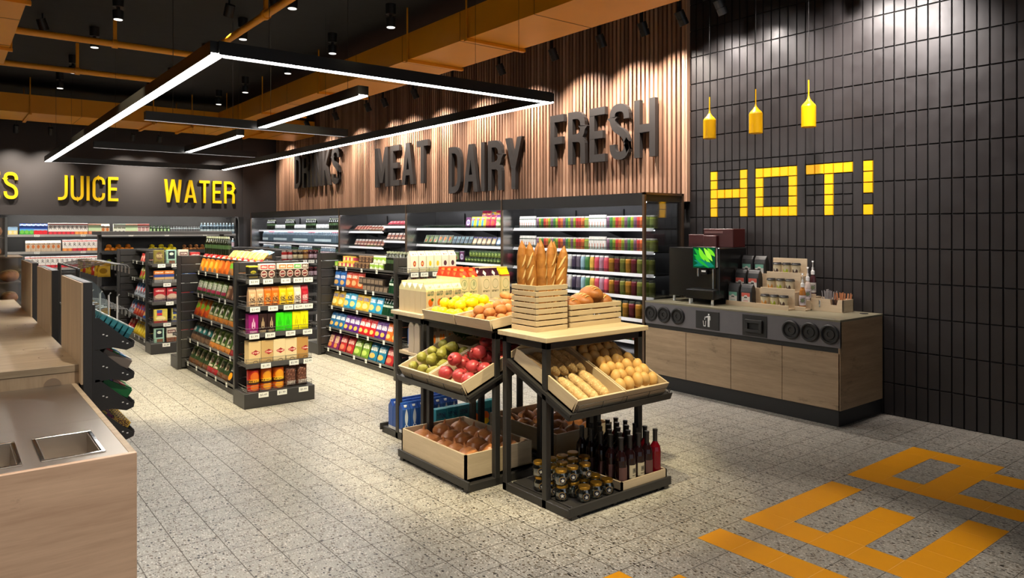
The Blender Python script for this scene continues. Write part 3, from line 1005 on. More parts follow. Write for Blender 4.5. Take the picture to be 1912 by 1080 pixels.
bagset('b_grd', 'green bag with white streak and red foot', (62,84,40), [('r',.28,.62,.10,.2,(220,214,196)),('o',.6,.6,.2,.14,(214,206,190)),('o',.64,.56,.14,.10,(90,40,40)),('r',.5,.14,.5,.14,(156,44,48)),('t',.5,.88,.4,.05,(180,196,130)),('t',.5,.36,.4,.05,(220,200,180))], (80,104,46))
bagset('b_dkg', 'dark green nut bag', (44,60,36), [('r',.3,.62,.09,.18,(190,186,166)),('o',.58,.58,.22,.14,(150,140,110)),('o',.6,.55,.14,.09,(70,44,34)),('r',.5,.14,.5,.13,(104,70,46)),('t',.5,.86,.4,.06,(160,180,104))], (70,88,40))
bagset('b_pur', 'black bag with purple top and yellow picture', (26,24,26), [('o',.45,.3,.3,.18,(226,150,30)),('t',.5,.62,.4,.08,(200,200,190))], (122,30,130))
bagset('b_yel', 'small yellow and white packet', (236,180,50), [('r',.3,.5,.12,.4,(240,226,190)),('t',.55,.4,.36,.16,(200,110,30))], (240,200,90), w=.11, h=.12)
bagset('b_blue', 'bright blue biscuit bag', (40,96,176), [('o',.5,.3,.36,.14,(226,180,110)),('t',.5,.62,.4,.1,(240,240,250))], (60,120,196))
bagset('b_redo', 'orange and red biscuit bag', (206,90,50), [('o',.5,.35,.36,.16,(232,180,130)),('t',.5,.7,.4,.08,(255,240,220))], (200,60,40))
bagset('b_ylc', 'golden crisp bag', (214,170,60), [('t',.5,.72,.4,.1,(70,90,160)),('o',.5,.35,.36,.16,(236,214,140))], (220,180,60), w=.17, h=.215)
bagset('b_cya', 'cyan crisp bag', (50,150,196), [('t',.5,.72,.4,.1,(240,244,250)),('o',.5,.35,.36,.16,(226,190,120))], (60,166,206), w=.17, h=.215)
bagset('b_dbl', 'deep blue crisp bag', (34,92,140), [('o',.5,.3,.34,.12,(214,160,90)),('t',.5,.66,.4,.1,(230,236,240))], (30,80,130), w=.14)
bagset('b_prp', 'violet crisp bag', (84,36,120), [('o',.5,.28,.34,.12,(226,170,80)),('t',.5,.64,.4,.12,(236,230,240))], (80,34,116), w=.135)
bagset('b_red', 'scarlet crisp bag', (186,30,36), [('o',.5,.28,.34,.12,(232,180,100)),('t',.5,.64,.4,.12,(250,240,236))], (180,28,34), w=.14)
bagset('b_ora', 'orange crisp bag', (222,110,40), [('o',.5,.28,.34,.12,(240,200,120)),('t',.5,.66,.4,.12,(236,236,244))], (216,104,36), w=.14)
bagset('b_pch', 'tall purple wafer bag', (110,30,80), [('t',.5,.6,.36,.2,(226,190,150)),('o',.5,.25,.3,.14,(190,120,60))], (100,26,74), w=.15)
bagset('b_rdd', 'dull red cracker bag', (160,40,44), [('t',.5,.66,.4,.1,(240,200,190)),('o',.5,.3,.34,.14,(206,110,80))], (150,36,40), w=.185)
bagset('b_grn', 'olive green cracker bag', (104,136,50), [('t',.5,.66,.4,.1,(230,236,200)),('o',.5,.3,.34,.14,(160,180,90))], (96,126,44), w=.185)
bagset('b_tea', 'teal cracker bag', (30,104,140), [('t',.5,.66,.4,.1,(226,226,220)),('o',.5,.3,.34,.14,(206,150,80))], (28,96,130), w=.185)
bagset('b_lem', 'lemon yellow pasta bag', (226,190,40), [('o',.5,.45,.34,.2,(240,214,90)),('t',.5,.78,.4,.06,(40,60,120))], (200,160,30), w=.15)
bagset('b_bwr', 'blue, white and red sweet bag', (190,200,206), [('d',.4,.5,.34,.24,(196,50,50)),('o',.7,.75,.26,.14,(60,110,170)),('t',.5,.3,.4,.08,(60,60,80))], (110,150,186))
bagset('b_grs', 'green and red snack bag', (136,150,60), [('o',.5,.4,.36,.2,(170,40,50)),('t',.5,.7,.36,.1,(236,226,190))], (120,140,50))
bagset('b_rbr', 'red and blue striped snack bag', (196,70,44), [('d',.5,.5,.4,.3,(60,80,150)),('o',.5,.4,.2,.12,(236,160,60))], (70,100,150))
bagset('b_lime', 'lime yellow bag', (190,200,30), [('t',.5,.6,.36,.1,(80,100,20))], (190,200,30))

k_box('x_yel', 'black and yellow tea tin', .085, .085, .13, pack('x_yel', [(0,(30,28,22)),(.9,(226,206,30))], [('o',.5,.55,.3,.12,(180,170,40)),('r',.5,.2,.46,.04,(130,110,30)),('t',.5,.5,.24,.06,(40,36,20))]))
for nm, c in (('red', (206,40,40)), ('orange', (226,120,30)), ('green', (60,170,40)), ('brown', (84,50,34))):
    k_box('x_h'+nm, 'small box with %s header and emblem' % nm, .074, .06, .145, pack('x_h'+nm, [(0,(64,44,34)),(.62,(240,226,210)),(.97,(250,240,226))], [('r',.5,.8,.44,.13,c),('t',.5,.8,.34,.07,(246,236,220)),('o',.5,.34,.4,.24,(226,200,180)),('o',.5,.34,.32,.18,(120,30,26)),('t',.5,.34,.28,.06,(240,220,200))]))
def pouchset(key, desc, c, c2, dark=(70,36,20), w=.069, h=.185, spec=.5):
    k_pouch(key, desc, w, .055, h, pack('p_'+key, [(0,c),(.05,c)], [('o',.5,.36,.34,.2,c2),('t',.5,.36,.34,.15,dark),('t',.5,.62,.24,.05,c2),('r',.5,.12,.28,.03,dark)], .3))
pouchset('q_tan', 'tan coffee pouch with swirl print', (206,164,120), (236,206,164))
pouchset('q_ora', 'orange coffee pouch', (220,110,24), (246,170,90))
pouchset('q_yel', 'yellow coffee pouch', (244,196,16), (250,220,90))
pouchset('q_whi', 'white coffee pouch', (226,214,196), (246,240,230))
pouchset('q_red', 'crimson coffee pouch', (176,24,44), (206,60,70), (236,200,196))
def flame(key, desc, c, ink, w=.1):
    mt = pack('f_'+key, [(0,c)], [('l',.5,.55,.07,.28,ink),('l',.38,.45,.06,.18,ink),('l',.62,.45,.06,.18,ink),('o',.5,.36,.17,.1,ink),('l',.5,.5,.03,.16,c),('o',.5,.34,.09,.05,c),('t',.5,.12,.34,.05,ink)], .35)
    k_box(key, desc, w, .09, .185, mt)
flame('f_pur', 'magenta box with flame emblem', (150,20,110), (236,190,216), .09)
flame('f_brn', 'dark brown box with flame emblem', (46,26,24), (196,170,130), .078)
flame('f_grn', 'vivid green box with flame emblem', (60,226,20), (40,180,20), .078)
flame('f_yel', 'vivid yellow box with flame emblem', (246,236,14), (206,196,10), .078)
def sack(key, desc, c, cx):
    mt = pack('s_'+key, [(0,tuple(v*.92 for v in c)),(.08,c)], [('d',cx,.5,.36,.12,(150,24,24)),('r',cx,.5,.3,.05,(196,36,34)),('t',cx,.5,.26,.03,(246,226,206)),('o',cx,.1,.2,.06,(110,80,50)),('o',cx,.09,.16,.045,c)], .45, blot=(5.0,.62,tuple(v*.93 for v in c)))
    k_box(key, desc, .113, .12, .215, mt, name='flour_sack', cat='bag')
sack('s_a', 'tall cream paper sack with red emblem', (226,196,140), .55)
sack('s_b', 'tall sand paper sack with red emblem', (206,170,110), .62)
sack('s_c', 'tall ivory paper sack with red emblem', (236,214,166), .6)
sack('s_d', 'tall buff paper sack with red emblem', (196,148,80), .75)
def tin(key, desc, c, c2, ink):
    mt = pack('t_'+key, [(0,c),(.06,c)], [('o',.5,.68,.34,.22,c2),('o',.5,.2,.34,.16,c2),('r',.5,.42,.5,.1,(60,24,12)),('t',.5,.5,.42,.07,ink)], .3)
    mb = MB().lathe([(.052,0),(.056,.01),(.056,.19),(.05,.2)], 16, (0,0,0), mt)
    K(key, 'drink_tin', 'tin', desc, mb, .114, .112, .2)
tin('t_red', 'red tin with golden sun print', (190,30,16), (226,110,24), (250,190,40))
tin('t_ora', 'orange tin with golden sun print', (200,84,14), (240,160,30), (255,206,50))
k_bag('t_bean', 'brown coffee bean bag with white letters', .108, .09, .2, pack('bean', [(0,(86,46,32))], [('t',.5,.2,.36,.1,(236,226,216))], .4, blot=(14.0,.52,(150,104,84))), name='coffee_bag')
k_box('x_yg', 'low pink and yellow snack tray', .1, .1, .075, pack('x_yg', [(0,(226,196,60)),(.3,(214,80,110)),(.8,(230,180,60))], [('o',.5,.5,.3,.3,(240,226,150))]))
k_box('x_lime', 'low lime green snack tray', .1, .1, .075, pack('x_lime', [(0,(120,180,50))], [('o',.5,.5,.3,.3,(200,220,110))]))
k_box('x_cof', 'brown coffee capsule box', .09, .09, .085, pack('x_cof', [(0,(70,46,36)),(.8,(140,110,80))], [('o',.5,.45,.36,.3,(150,116,84)),('t',.5,.5,.34,.12,(40,26,20))]))
k_box('x_gw', 'white and green cereal bar box', .1, .09, .09, pack('x_gw', [(0,(200,206,180)),(.4,(150,190,70)),(.8,(226,230,210))], [('o',.4,.35,.2,.2,(236,240,220))]))
k_box('x_pod', 'dark capsule box with pale print', .1, .09, .08, pack('x_pod', [(0,(58,48,42))], [('t',.5,.5,.42,.3,(150,130,110))]))
def cereal(key, desc, bands, marks, w=.12, d=.06, h=.19): k_box(key, desc, w, d, h, pack('c_'+key, bands, marks, .4))
cereal('z_olive', 'olive box with brown disc', [(0,(130,118,50))], [('o',.5,.6,.36,.26,(110,80,60)),('t',.5,.6,.3,.14,(200,180,130)),('t',.5,.15,.36,.06,(70,60,40))])
cereal('z_mint', 'mint box with black panel', [(0,(150,190,170)),(.3,(160,200,180))], [('r',.5,.65,.34,.28,(24,36,44)),('o',.5,.72,.22,.1,(210,220,200)),('r',.55,.15,.3,.1,(130,80,50))])
cereal('z_bw', 'cream box with maroon emblem and pretzel picture', [(0,(150,84,50)),(.32,(214,206,190))], [('r',.5,.72,.42,.12,(84,24,28)),('t',.5,.72,.36,.06,(236,220,206)),('t',.5,.2,.4,.12,(90,50,30))])
cereal('z_rg', 'red topped green box', [(0,(214,206,180)),(.3,(90,150,70)),(.62,(196,40,40))], [('t',.5,.78,.4,.08,(246,226,220)),('o',.6,.3,.3,.2,(226,220,190))], h=.15)
cereal('z_red', 'crimson topped box', [(0,(200,180,150)),(.35,(190,30,36))], [('t',.5,.66,.4,.1,(246,220,216)),('d',.5,.2,.4,.2,(150,130,110))], h=.15)
cereal('z_ob', 'orange and blue box', [(0,(150,150,150)),(.3,(196,160,110)),(.5,(50,70,140)),(.72,(214,120,40))], [('t',.5,.86,.4,.05,(250,230,210))], h=.17)
cereal('z_dk', 'black box with white oval', [(0,(150,150,150)),(.28,(26,24,26))], [('o',.5,.62,.26,.16,(220,220,214)),('t',.5,.62,.2,.08,(40,40,50))], h=.17, w=.1)
cereal('z_blu', 'sky blue box', [(0,(120,150,180)),(.3,(60,110,180))], [('o',.5,.6,.3,.16,(180,200,220))], h=.17, w=.1)
cereal('z_rp', 'red box with porridge bowl picture', [(0,(90,70,84)),(.2,(150,120,110)),(.45,(176,40,50))], [('o',.5,.4,.42,.18,(196,170,150)),('t',.5,.8,.36,.06,(240,210,206)),('t',.5,.1,.4,.06,(60,50,70))], w=.14)
cereal('z_yr', 'yellow box with red band and pasta bowl', [(0,(170,40,40)),(.2,(214,196,90)),(.8,(206,190,80))], [('r',.4,.75,.2,.2,(60,70,150)),('r',.4,.66,.2,.08,(206,50,50)),('o',.5,.36,.36,.16,(236,220,160))], w=.16)
cereal('z_yb', 'yellow box with blue corner', [(0,(60,70,120)),(.2,(206,196,100))], [('r',.35,.8,.26,.2,(40,60,130)),('o',.6,.5,.24,.18,(226,206,110)),('t',.4,.35,.3,.1,(50,60,110))], w=.15)
cereal('z_rs', 'red and white striped box', [(0,(186,60,50)),(.5,(214,120,100)),(.7,(196,50,44))], [('d',.5,.5,.3,.4,(230,190,180))], h=.13, w=.12)
k_box('x_choc', 'small red sweet box', .1, .06, .09, pack('x_choc', [(0,(170,40,34))], [('o',.5,.5,.3,.3,(214,120,80))]))

# pantry jars
def pjar(key, desc, body, lid, lab): K(key, 'pantry_jar', 'jar', desc, m_jar(.04, .15, M('jar_'+key, body, .25), M('lid_'+key, lid, .35), M('lab_'+key, lab, .5)), .085, .08, .15)
pjar('j_red', 'red sauce jar with white label', (140,30,26), (150,140,130), (206,190,180))
pjar('j_dark', 'dark jam jar with pale label', (40,26,20), (150,130,90), (196,180,140))
pjar('j_gold', 'amber jam jar with golden lid', (80,44,20), (190,140,60), (170,130,80))
pjar('j_plum', 'plum jam jar with lilac label', (50,20,26), (120,60,60), (176,150,160))

# cooler goods
def tray(key, desc, w, d, h, c, marks, dark=(30,30,32)):
    mb = MB(); mt = pack('tr_'+key, [(0,c)], marks, .2)
    mb.bbox(-w/2, w/2, -.012, .012, 0, h, M('tray_dark', dark, .4), .003)
    mb.bbox(-w/2+.008, w/2-.008, -.020, -.0125, .008, h-.008, mt, .003)
    K(key, 'chilled_pack', 'pack', desc, mb, w, d, h)
tray('m_sausage', 'tray of sliced sausage', .12, .05, .15, (150,84,74), [('o',.4,.6,.26,.2,(190,120,104)),('o',.6,.34,.26,.2,(200,140,120)),('r',.5,.9,.4,.06,(214,206,196))])
tray('m_ham', 'pink ham pack', .12, .05, .14, (206,96,104), [('r',.5,.7,.3,.1,(236,190,190)),('o',.5,.35,.3,.2,(190,70,84))])
tray('m_bacon', 'streaky bacon pack with pale label', .12, .05, .15, (120,60,52), [('r',.5,.3,.4,.12,(196,160,140)),('r',.5,.6,.4,.06,(180,120,100)),('r',.5,.82,.4,.1,(206,200,190))])
tray('m_salad', 'green salad tray', .13, .05, .16, (96,116,76), [('o',.5,.5,.34,.3,(140,156,110)),('o',.4,.4,.14,.14,(190,70,50)),('r',.1,.5,.04,.5,(190,196,190))])
tray('m_carrot', 'tray with carrot and greens', .13, .05, .16, (110,112,90), [('o',.4,.6,.2,.2,(226,120,50)),('o',.66,.4,.18,.2,(80,110,60)),('r',.1,.5,.04,.5,(190,196,190))])
tray('m_fish', 'blue grey fish tray', .1, .05, .15, (70,92,104), [('r',.5,.75,.4,.12,(120,150,160)),('r',.1,.5,.06,.5,(170,186,190))])
tray('m_cheese', 'round cheese pack', .11, .05, .14, (150,140,140), [('o',.5,.42,.42,.34,(222,180,130)),('o',.5,.42,.3,.22,(236,206,166)),('r',.5,.9,.36,.07,(90,80,140))])
tray('m_cheeseb', 'round blue cheese pack', .11, .05, .14, (130,140,170), [('o',.5,.42,.42,.34,(150,180,226)),('o',.5,.42,.28,.22,(206,220,240))])
tray('m_pinkpk', 'mauve dairy pack', .13, .05, .17, (120,70,110), [('o',.5,.5,.34,.26,(206,196,226)),('t',.5,.5,.26,.1,(80,60,120))])
tray('m_low', 'low black chilled tray', .1, .05, .055, (44,50,44), [('r',.5,.5,.4,.2,(70,84,66))])
bagset('d_yel', 'yellow and blue cheese bag', (226,206,60), [('r',.5,.5,.2,.4,(70,150,196)),('t',.5,.75,.4,.08,(200,40,60))], (236,196,60), w=.12, h=.17)
bagset('d_red', 'magenta dessert bag', (190,30,80), [('o',.5,.4,.36,.2,(226,90,60)),('t',.5,.75,.4,.08,(240,190,60))], (160,26,70), w=.12, h=.19)
bagset('d_grn', 'pale green cheese bag', (196,206,140), [('t',.5,.5,.4,.14,(80,130,60)),('o',.5,.3,.3,.16,(230,226,170))], (120,50,120), w=.12, h=.19)
GJ = pack('green_dairy', [(0,(120,140,60)),(.3,(84,116,60)),(.7,(60,84,44)),(.84,(50,60,40))], [('o',.5,.45,.36,.2,(170,190,110))])
K('d_jar', 'pickle_jar', 'jar', 'short green pickle jar', MB().lathe([(.034,0),(.037,.01),(.037,.07),(.032,.08),(.032,.095)], 10, (0,0,0), GJ), .076, .074, .095)
k_box('x_small', 'small printed spice box', .07, .07, .085, pack('x_small', [(0,(60,110,60)),(.35,(214,206,196)),(.7,(190,60,50))], [('o',.5,.35,.36,.24,(196,70,50))]))
k_box('x_small2', 'small dark spice box', .07, .07, .085, pack('x_small2', [(0,(70,26,30)),(.5,(206,196,186)),(.62,(60,100,60))], [('o',.5,.6,.3,.2,(226,200,160))]))

# --- produce, bread, jars, wine for the island
def put(key, name, cat, desc, mb, parts=(), w=.1, d=.1, h=.1): K(key, name, cat, desc, mb, w, d, h, parts)
def skin(name, a, b, rough=.4, scale=10, bump=0.0, hi=None):
    if name in MATS: return MATS[name]
    m, nt, bs = nodes(name)
    g = coord(nt)
    f = noise_(nt, g, scale, 4.0, .65)
    col = ramp_(nt, f, [(.32, lin(a)), (.68, lin(b))])
    if hi:
        f2 = noise_(nt, g, scale*5, 2.0)
        col = mixrgb(nt, ramp_(nt, f2, [(.58,(0,0,0,1)),(.7,(1,1,1,1))]), col, lin(hi))
    nt.links.new(col, bs.inputs['Base Color'])
    bs.inputs['Roughness'].default_value = rough
    if bump:
        bp = N(nt, 'ShaderNodeBump'); bp.inputs['Strength'].default_value = bump; bp.inputs['Distance'].default_value = .006
        nt.links.new(noise_(nt, g, scale*2.5, 4.0), bp.inputs['Height']); nt.links.new(bp.outputs[0], bs.inputs['Normal'])
    MATS[name] = m
    return m
LEMON = skin('lemon_peel', (236,206,10), (250,226,30), .4, 12, .25)
PEAR = skin('pear_peel', (128,124,44), (172,166,72), .45, 8)
POM = skin('pomegranate_peel', (150,34,44), (206,84,80), .35, 7)
POT = skin('potato_skin', (196,122,62), (226,158,92), .6, 9, .4)
ONION = skin('brown_onion_skin', (156,92,50), (220,150,92), .35, 5, .2)
ORANGE = skin('orange_peel', (226,120,14), (240,150,30), .45, 20, .3)
STEM = M('brown_stem', (84, 62, 36), .7)
LEAF = skin('fresh_leaf', (40,70,26), (86,120,44), .4, 8)
put('lemon', 'lemon', 'lemon', 'lemon', MB().ball((0,0,.034), .047, .034, .034, LEMON, 14, 10, prof=None).lathe([(.001,0),(.012,.006),(.014,.016)], 8, (.038,0,.026), LEMON))
put('lemon2', 'lemon', 'lemon', 'lemon', MB().ball((0,0,.037), .042, .04, .037, LEMON, 14, 10, .05))
def pear_mb():
    mb = MB(); mb.mx = T(0,0,.036) @ RY(78) @ T(0,0,-.04)
    mb.lathe([(.001,0),(.018,.004),(.032,.018),(.037,.036),(.034,.054),(.024,.075),(.018,.092),(.012,.1),(.001,.103)], 12, (0,0,0), PEAR)
    st = MB(); st.mx = mb.mx.copy(); st.tube([(0,0,.1),(.003,0,.112),(.008,.002,.122)], .0022, STEM, 5)
    return mb, st
a, b_ = pear_mb(); put('pear', 'pear', 'pear', 'green pear', a, [('stem', b_)])
def pom_mb():
    mb = MB(); mb.ball((0,0,.044), .05, .05, .044, POM, 14, 10, .05, 2.0, 1.5)
    c = MB(); c.mx = T(.032,0,.066) @ RY(50)
    c.lathe([(.014,-.006),(.010,.006),(.017,.018),(.012,.018),(.006,.006)], 8, (0,0,0), POM)
    return mb, c
a, b_ = pom_mb(); put('pom', 'pomegranate', 'pomegranate', 'red pomegranate', a, [('crown', b_)])
put('potato', 'potato', 'potato', 'potato', MB().ball((0,0,.03), .054, .036, .031, POT, 12, 8, .16, 1.6, 3.0))
put('potato2', 'potato', 'potato', 'potato', MB().ball((0,0,.032), .043, .039, .033, POT, 12, 8, .18, 1.8, 7.0))
def onion_mb():
    mb = MB().lathe([(.012,0),(.05,.012),(.078,.045),(.082,.07),(.07,.1),(.04,.122),(.014,.132)], 16, (0,0,0), ONION)
    st = MB().lathe([(.014,.130),(.008,.145),(.003,.165)], 8, (0,0,0), ONION)
    return mb, st
a, b_ = onion_mb(); put('onion', 'onion', 'onion', 'large brown onion', a, [('stem', b_)])
put('orange', 'orange', 'orange', 'orange', MB().ball((0,0,.04), .042, .042, .04, ORANGE, 12, 8, .03))
put('bglemon', 'lemon', 'lemon', 'yellow lemon', MB().ball((0,0,.036), .044, .037, .036, LEMON, 12, 8, .04))
put('kiwi', 'potato', 'potato', 'small brown potato', MB().ball((0,0,.03), .036, .03, .03, POT, 10, 7, .1))
put('apple', 'apple', 'apple', 'green apple', MB().ball((0,0,.038), .04, .04, .037, skin('green_apple_peel',(120,140,20),(170,176,40),.35,7), 12, 8, .03))
def leaf_mb(n=9):
    mb = MB()
    rr = random.Random(3)
    for i in range(n):
        L = .075+rr.random()*.04; w = .022+rr.random()*.012
        mb.mx = T(rr.uniform(-.07,.07), rr.uniform(-.05,.05), .01+rr.random()*.03) @ RZ(rr.uniform(0,360)) @ RY(rr.uniform(-50,-5)) @ RX(rr.uniform(-30,30))
        vs = []; fs = []
        for j in range(6):
            t = j/5; ww = w*math.sin(math.pi*min(1,t*.93+.05))
            for q in (-1, 0, 1): vs.append((L*t, q*ww, -.012*t*t*4*(.3) - abs(q)*-.006))
        for j in range(5):
            for q in (0, 1):
                k = j*3+q; fs.append((k, k+1, k+4, k+3))
        mb.add(vs, fs, LEAF, True)
    return mb
put('leaves', 'leaf_sprig', 'leaves', 'sprig of dark green leaves', leaf_mb())

CRUST = skin('baguette_crust', (140,84,32), (194,130,58), .55, 9, .5)
CRUSTD = skin('brown_crust', (144,82,34), (194,126,60), .5, 7, .5)
SCORE = skin('pale_scored_crumb', (222,180,112), (240,206,146), .7, 14)
ROLL = skin('bread_roll_crust', (206,156,86), (232,190,122), .5, 8, .15)
SEED = skin('seeded_crust', (176,136,82), (216,180,124), .7, 26, .8, (240,214,160))
def loaf_long(L, r, mat, score, n, rz=.9, taper=.5):
    """long loaf along z"""
    prof = [(.001, 0)]
    for i in range(1, 12):
        t = i/12
        prof.append((r*(1-abs(2*t-1)**4*.75)*(1+.04*math.sin(i*2.1)), L*t))
    prof.append((.001, L))
    mb = MB().lathe(prof, 12, (0,0,0), mat, 1.0, rz)
    sc = MB()
    for i in range(n):
        z = L*(.14 + .72*(i+.5)/n); h = L*.72/n*.62
        vs = []; fs = []
        for j in range(7):
            t = j/6-.5; ang = -math.pi/2 + t*1.15
            zz = z + t*h*2.0
            wv = h*.32*(1-(2*t)**2)+.0008
            for q in (-1,0,1):
                rr_ = r*(1.0 + (.05 if q == 0 else .0))+.001
                vs.append((rr_*math.cos(ang), rr_*rz*math.sin(ang), zz+q*wv))
        for j in range(6):
            for q in (0,1):
                k = j*3+q; fs.append((k,k+1,k+4,k+3))
        sc.add(vs, fs, score, True)
    return mb, sc
a, b_ = loaf_long(.56, .042, CRUST, SCORE, 5); put('baguette', 'baguette', 'bread', 'baguette', a, [('crust_score', b_)])
def loaf_round():
    mb = MB().ball((0,0,.06), .12, .085, .07, CRUSTD, 18, 12, .05, 2.0, 4.0)
    sc = MB()
    for i in range(6):
        x = -.075 + i*.03
        vs = []; fs = []
        for j in range(9):
            t = (j/8-.5)*1.5
            k = math.sqrt(max(0, 1-(x/.12)**2))
            for q in (-1,0,1):
                vs.append((x + q*.0065*(1.2-abs(t)) + t*.02, -.085*k*math.sin(t)*1.012, .06+.07*k*math.cos(t)*1.03 + (.002 if q==0 else -.001)))
        for j in range(8):
            for q in (0,1):
                k = j*3+q; fs.append((k,k+1,k+4,k+3))
        sc.add(vs, fs, SCORE, True)
    return mb, sc
a, b_ = loaf_round(); put('loaf', 'bread_loaf', 'bread', 'scored brown loaf', a, [('crust_score', b_)])
a, b_ = loaf_long(.27, .034, SEED, SCORE, 1); put('seedloaf', 'seeded_bread', 'bread', 'long seeded loaf', a)
put('roll', 'bread_roll', 'bread', 'oval bread roll', MB().ball((0,0,.036), .033, .036, .046, ROLL, 12, 9, .04))

FOIL = M('dark_capsule_foil', (38, 35, 35), .35)
def wine_mb(bodyc, lab):
    g = M('wine_glass_%d' % bodyc[0], bodyc, .12, var=.05)
    body = MB().lathe([(.034,0),(.037,.006),(.037,.165),(.033,.19),(.018,.215),(.0145,.225)], 14, (0,0,0), g)
    fo = MB().lathe([(.0148,.222),(.0152,.224),(.0152,.285),(.0165,.287),(.0165,.3),(.001,.3)], 12, (0,0,0), FOIL)
    lb = MB()
    if lab:
        vs = []; n = 8
        for i in range(n+1):
            a = R(-90) + (i/n-.5)*1.9
            for z in (.045, .125): vs.append((.0376*math.cos(a), .0376*math.sin(a), z))
        lb.add(vs, [(2*i, 2*i+2, 2*i+3, 2*i+1) for i in range(n)], lab, True)
    return body, fo, lb
CREAML = pack('winelabel', [(0,(196,184,156))], [('r',.5,.55,.24,.2,(120,112,96)),('r',.5,.57,.12,.1,(70,64,56)),('t',.5,.2,.3,.06,(90,80,66))], .6)
MAROONL = M('plum_wine_label', (96, 64, 60), .5)
body, fo, lb = wine_mb((30, 12, 14), CREAML); put('wine', 'wine_bottle', 'bottle', 'red wine bottle with cream label', body, [('capsule', fo), ('bottle_label', lb)])
body, fo, lb = wine_mb((32, 13, 15), MAROONL); put('wine2', 'wine_bottle', 'bottle', 'red wine bottle with plum label', body, [('capsule', fo), ('bottle_label', lb)])
body, fo, lb = wine_mb((110, 10, 22), None); put('wine3', 'wine_bottle', 'bottle', 'bright red wine bottle without label', body, [('capsule', fo)])
GOLD = M('gold_tin_lid', (176, 132, 48), .3, .85)
JARG = glass('jar_glass', (206, 212, 208), .5, .08)
JARIN = M('pale_jar_filling', (150, 146, 132), .4, var=.2)
def pot_mb():
    body = MB().lathe([(.030,0),(.040,.008),(.044,.03),(.043,.05),(.035,.068),(.033,.074)], 16, (0,0,0), JARG)
    lid = MB().lathe([(.035,.072),(.036,.074),(.036,.086),(.034,.089),(.001,.089)], 16, (0,0,0), GOLD)
    lb = MB()
    disk = M('navy_round_label', (34, 36, 50), .5); pale = M('pale_label_print', (206, 202, 192), .5)
    gold = M('gold_label_edge', (176, 140, 60), .5)
    def patch(rad, mat, r, zs=1, cz=.036, star=0):
        n = 16 if not star else star*2
        vs = [(0, 0)] + [((rad if not star or i % 2 == 0 else rad*.45)*math.cos(2*math.pi*i/n+.4), (rad if not star or i % 2 == 0 else rad*.45)*math.sin(2*math.pi*i/n+.4)*zs) for i in range(n)]
        lb.add([(r*math.sin(p[0]/r), -r*math.cos(p[0]/r), cz+p[1]) for p in vs], [(0, i+1, (i+1)%n+1) for i in range(n)], mat)
    patch(.021, gold, .0455); patch(.019, disk, .0460); patch(.013, pale, .0465, 1, .034, 5)
    return body, lid, lb
body, lid, lb = pot_mb(); put('pot', 'preserve_jar', 'jar', 'small glass jar with gold lid', body, [('lid', lid), ('jar_label', lb)])

# cartons of the island
def ojc(key, desc, bands, marks, w, d, h, cap=True):
    put(key, 'juice_carton', 'carton', desc, m_gable(w, d, h, pack('i_'+key, bands, marks, .35)), [('cap', MB().lathe([(.013,0),(.013,.014),(.001,.014)], 10, (0,-d*.24,h*.85), WCAP))] if cap else [], w, d, h)
ojc('i_orange', 'cream carton with orange picture', [(0,(206,186,150)),(.7,(236,226,176)),(.85,(246,236,190))], [('o',.5,.36,.26,.12,(214,100,30)),('o',.7,.45,.14,.05,(60,100,40)),('t',.5,.62,.36,.04,(90,110,90)),('t',.5,.7,.36,.03,(70,84,90)),('t',.5,.1,.36,.03,(170,150,120))], .078, .078, .235)
ojc('i_tomato', 'tall cream carton topped with tomato picture', [(0,(226,214,170)),(.74,(206,210,160)),(.78,(216,60,30)),(.97,(226,90,50))], [('o',.5,.6,.36,.12,(130,150,110)),('o',.5,.6,.33,.105,(216,216,176)),('o',.56,.62,.14,.06,(170,180,140)),('t',.5,.43,.4,.025,(120,124,90)),('t',.5,.36,.24,.015,(150,140,110)),('o',.3,.84,.2,.05,(240,110,60)),('o',.68,.88,.2,.05,(236,90,70)),('o',.5,.95,.26,.03,(246,170,90)),('o',.5,.79,.16,.035,(244,214,80)),('o',.5,.12,.26,.08,(226,150,60))], .082, .082, .33, False)
ojc('i_egg', 'tall cream carton topped with aubergine picture', [(0,(226,214,186)),(.76,(196,186,160)),(.79,(60,24,44)),(.97,(226,214,190))], [('o',.5,.6,.36,.12,(140,146,110)),('o',.5,.6,.33,.105,(220,212,186)),('t',.5,.43,.4,.025,(120,116,90)),('o',.5,.12,.3,.1,(70,34,54)),('o',.55,.17,.14,.05,(110,130,90)),('d',.4,.86,.2,.07,(236,226,214))], .082, .082, .33, False)
ojc('i_lemon', 'tall cream carton topped with lemon picture', [(0,(226,214,170)),(.74,(206,200,150)),(.77,(150,60,40)),(.81,(240,220,30)),(.97,(236,230,150))], [('o',.5,.6,.36,.12,(150,160,110)),('o',.5,.6,.33,.105,(222,216,176)),('t',.5,.43,.4,.025,(120,124,90)),('o',.5,.12,.26,.08,(240,220,60))], .082, .082, .33, False)
ojc('i_blue', 'blue milk carton with white swirl', [(0,(190,190,190)),(.1,(40,80,150)),(.8,(30,70,150)),(.95,(50,100,190))], [('l',.5,.5,.2,.3,(206,214,226)),('o',.5,.2,.22,.07,(210,216,230)),('o',.5,.2,.13,.04,(40,80,150))], .07, .07, .23)
ojc('i_mango', 'pale carton with mango picture', [(0,(196,180,160)),(.8,(214,202,180))], [('o',.36,.42,.13,.12,(226,140,40)),('o',.66,.4,.13,.13,(214,110,30)),('t',.5,.68,.38,.06,(100,100,90)),('t',.5,.14,.36,.03,(160,140,120))], .078, .078, .26)
k_box('i_teal', 'teal box with strawberry picture', .1, .06, .2, pack('i_teal', [(0,(20,70,110)),(.4,(40,140,160))], [('o',.5,.35,.3,.18,(206,40,50)),('t',.5,.75,.4,.1,(30,50,90))]))
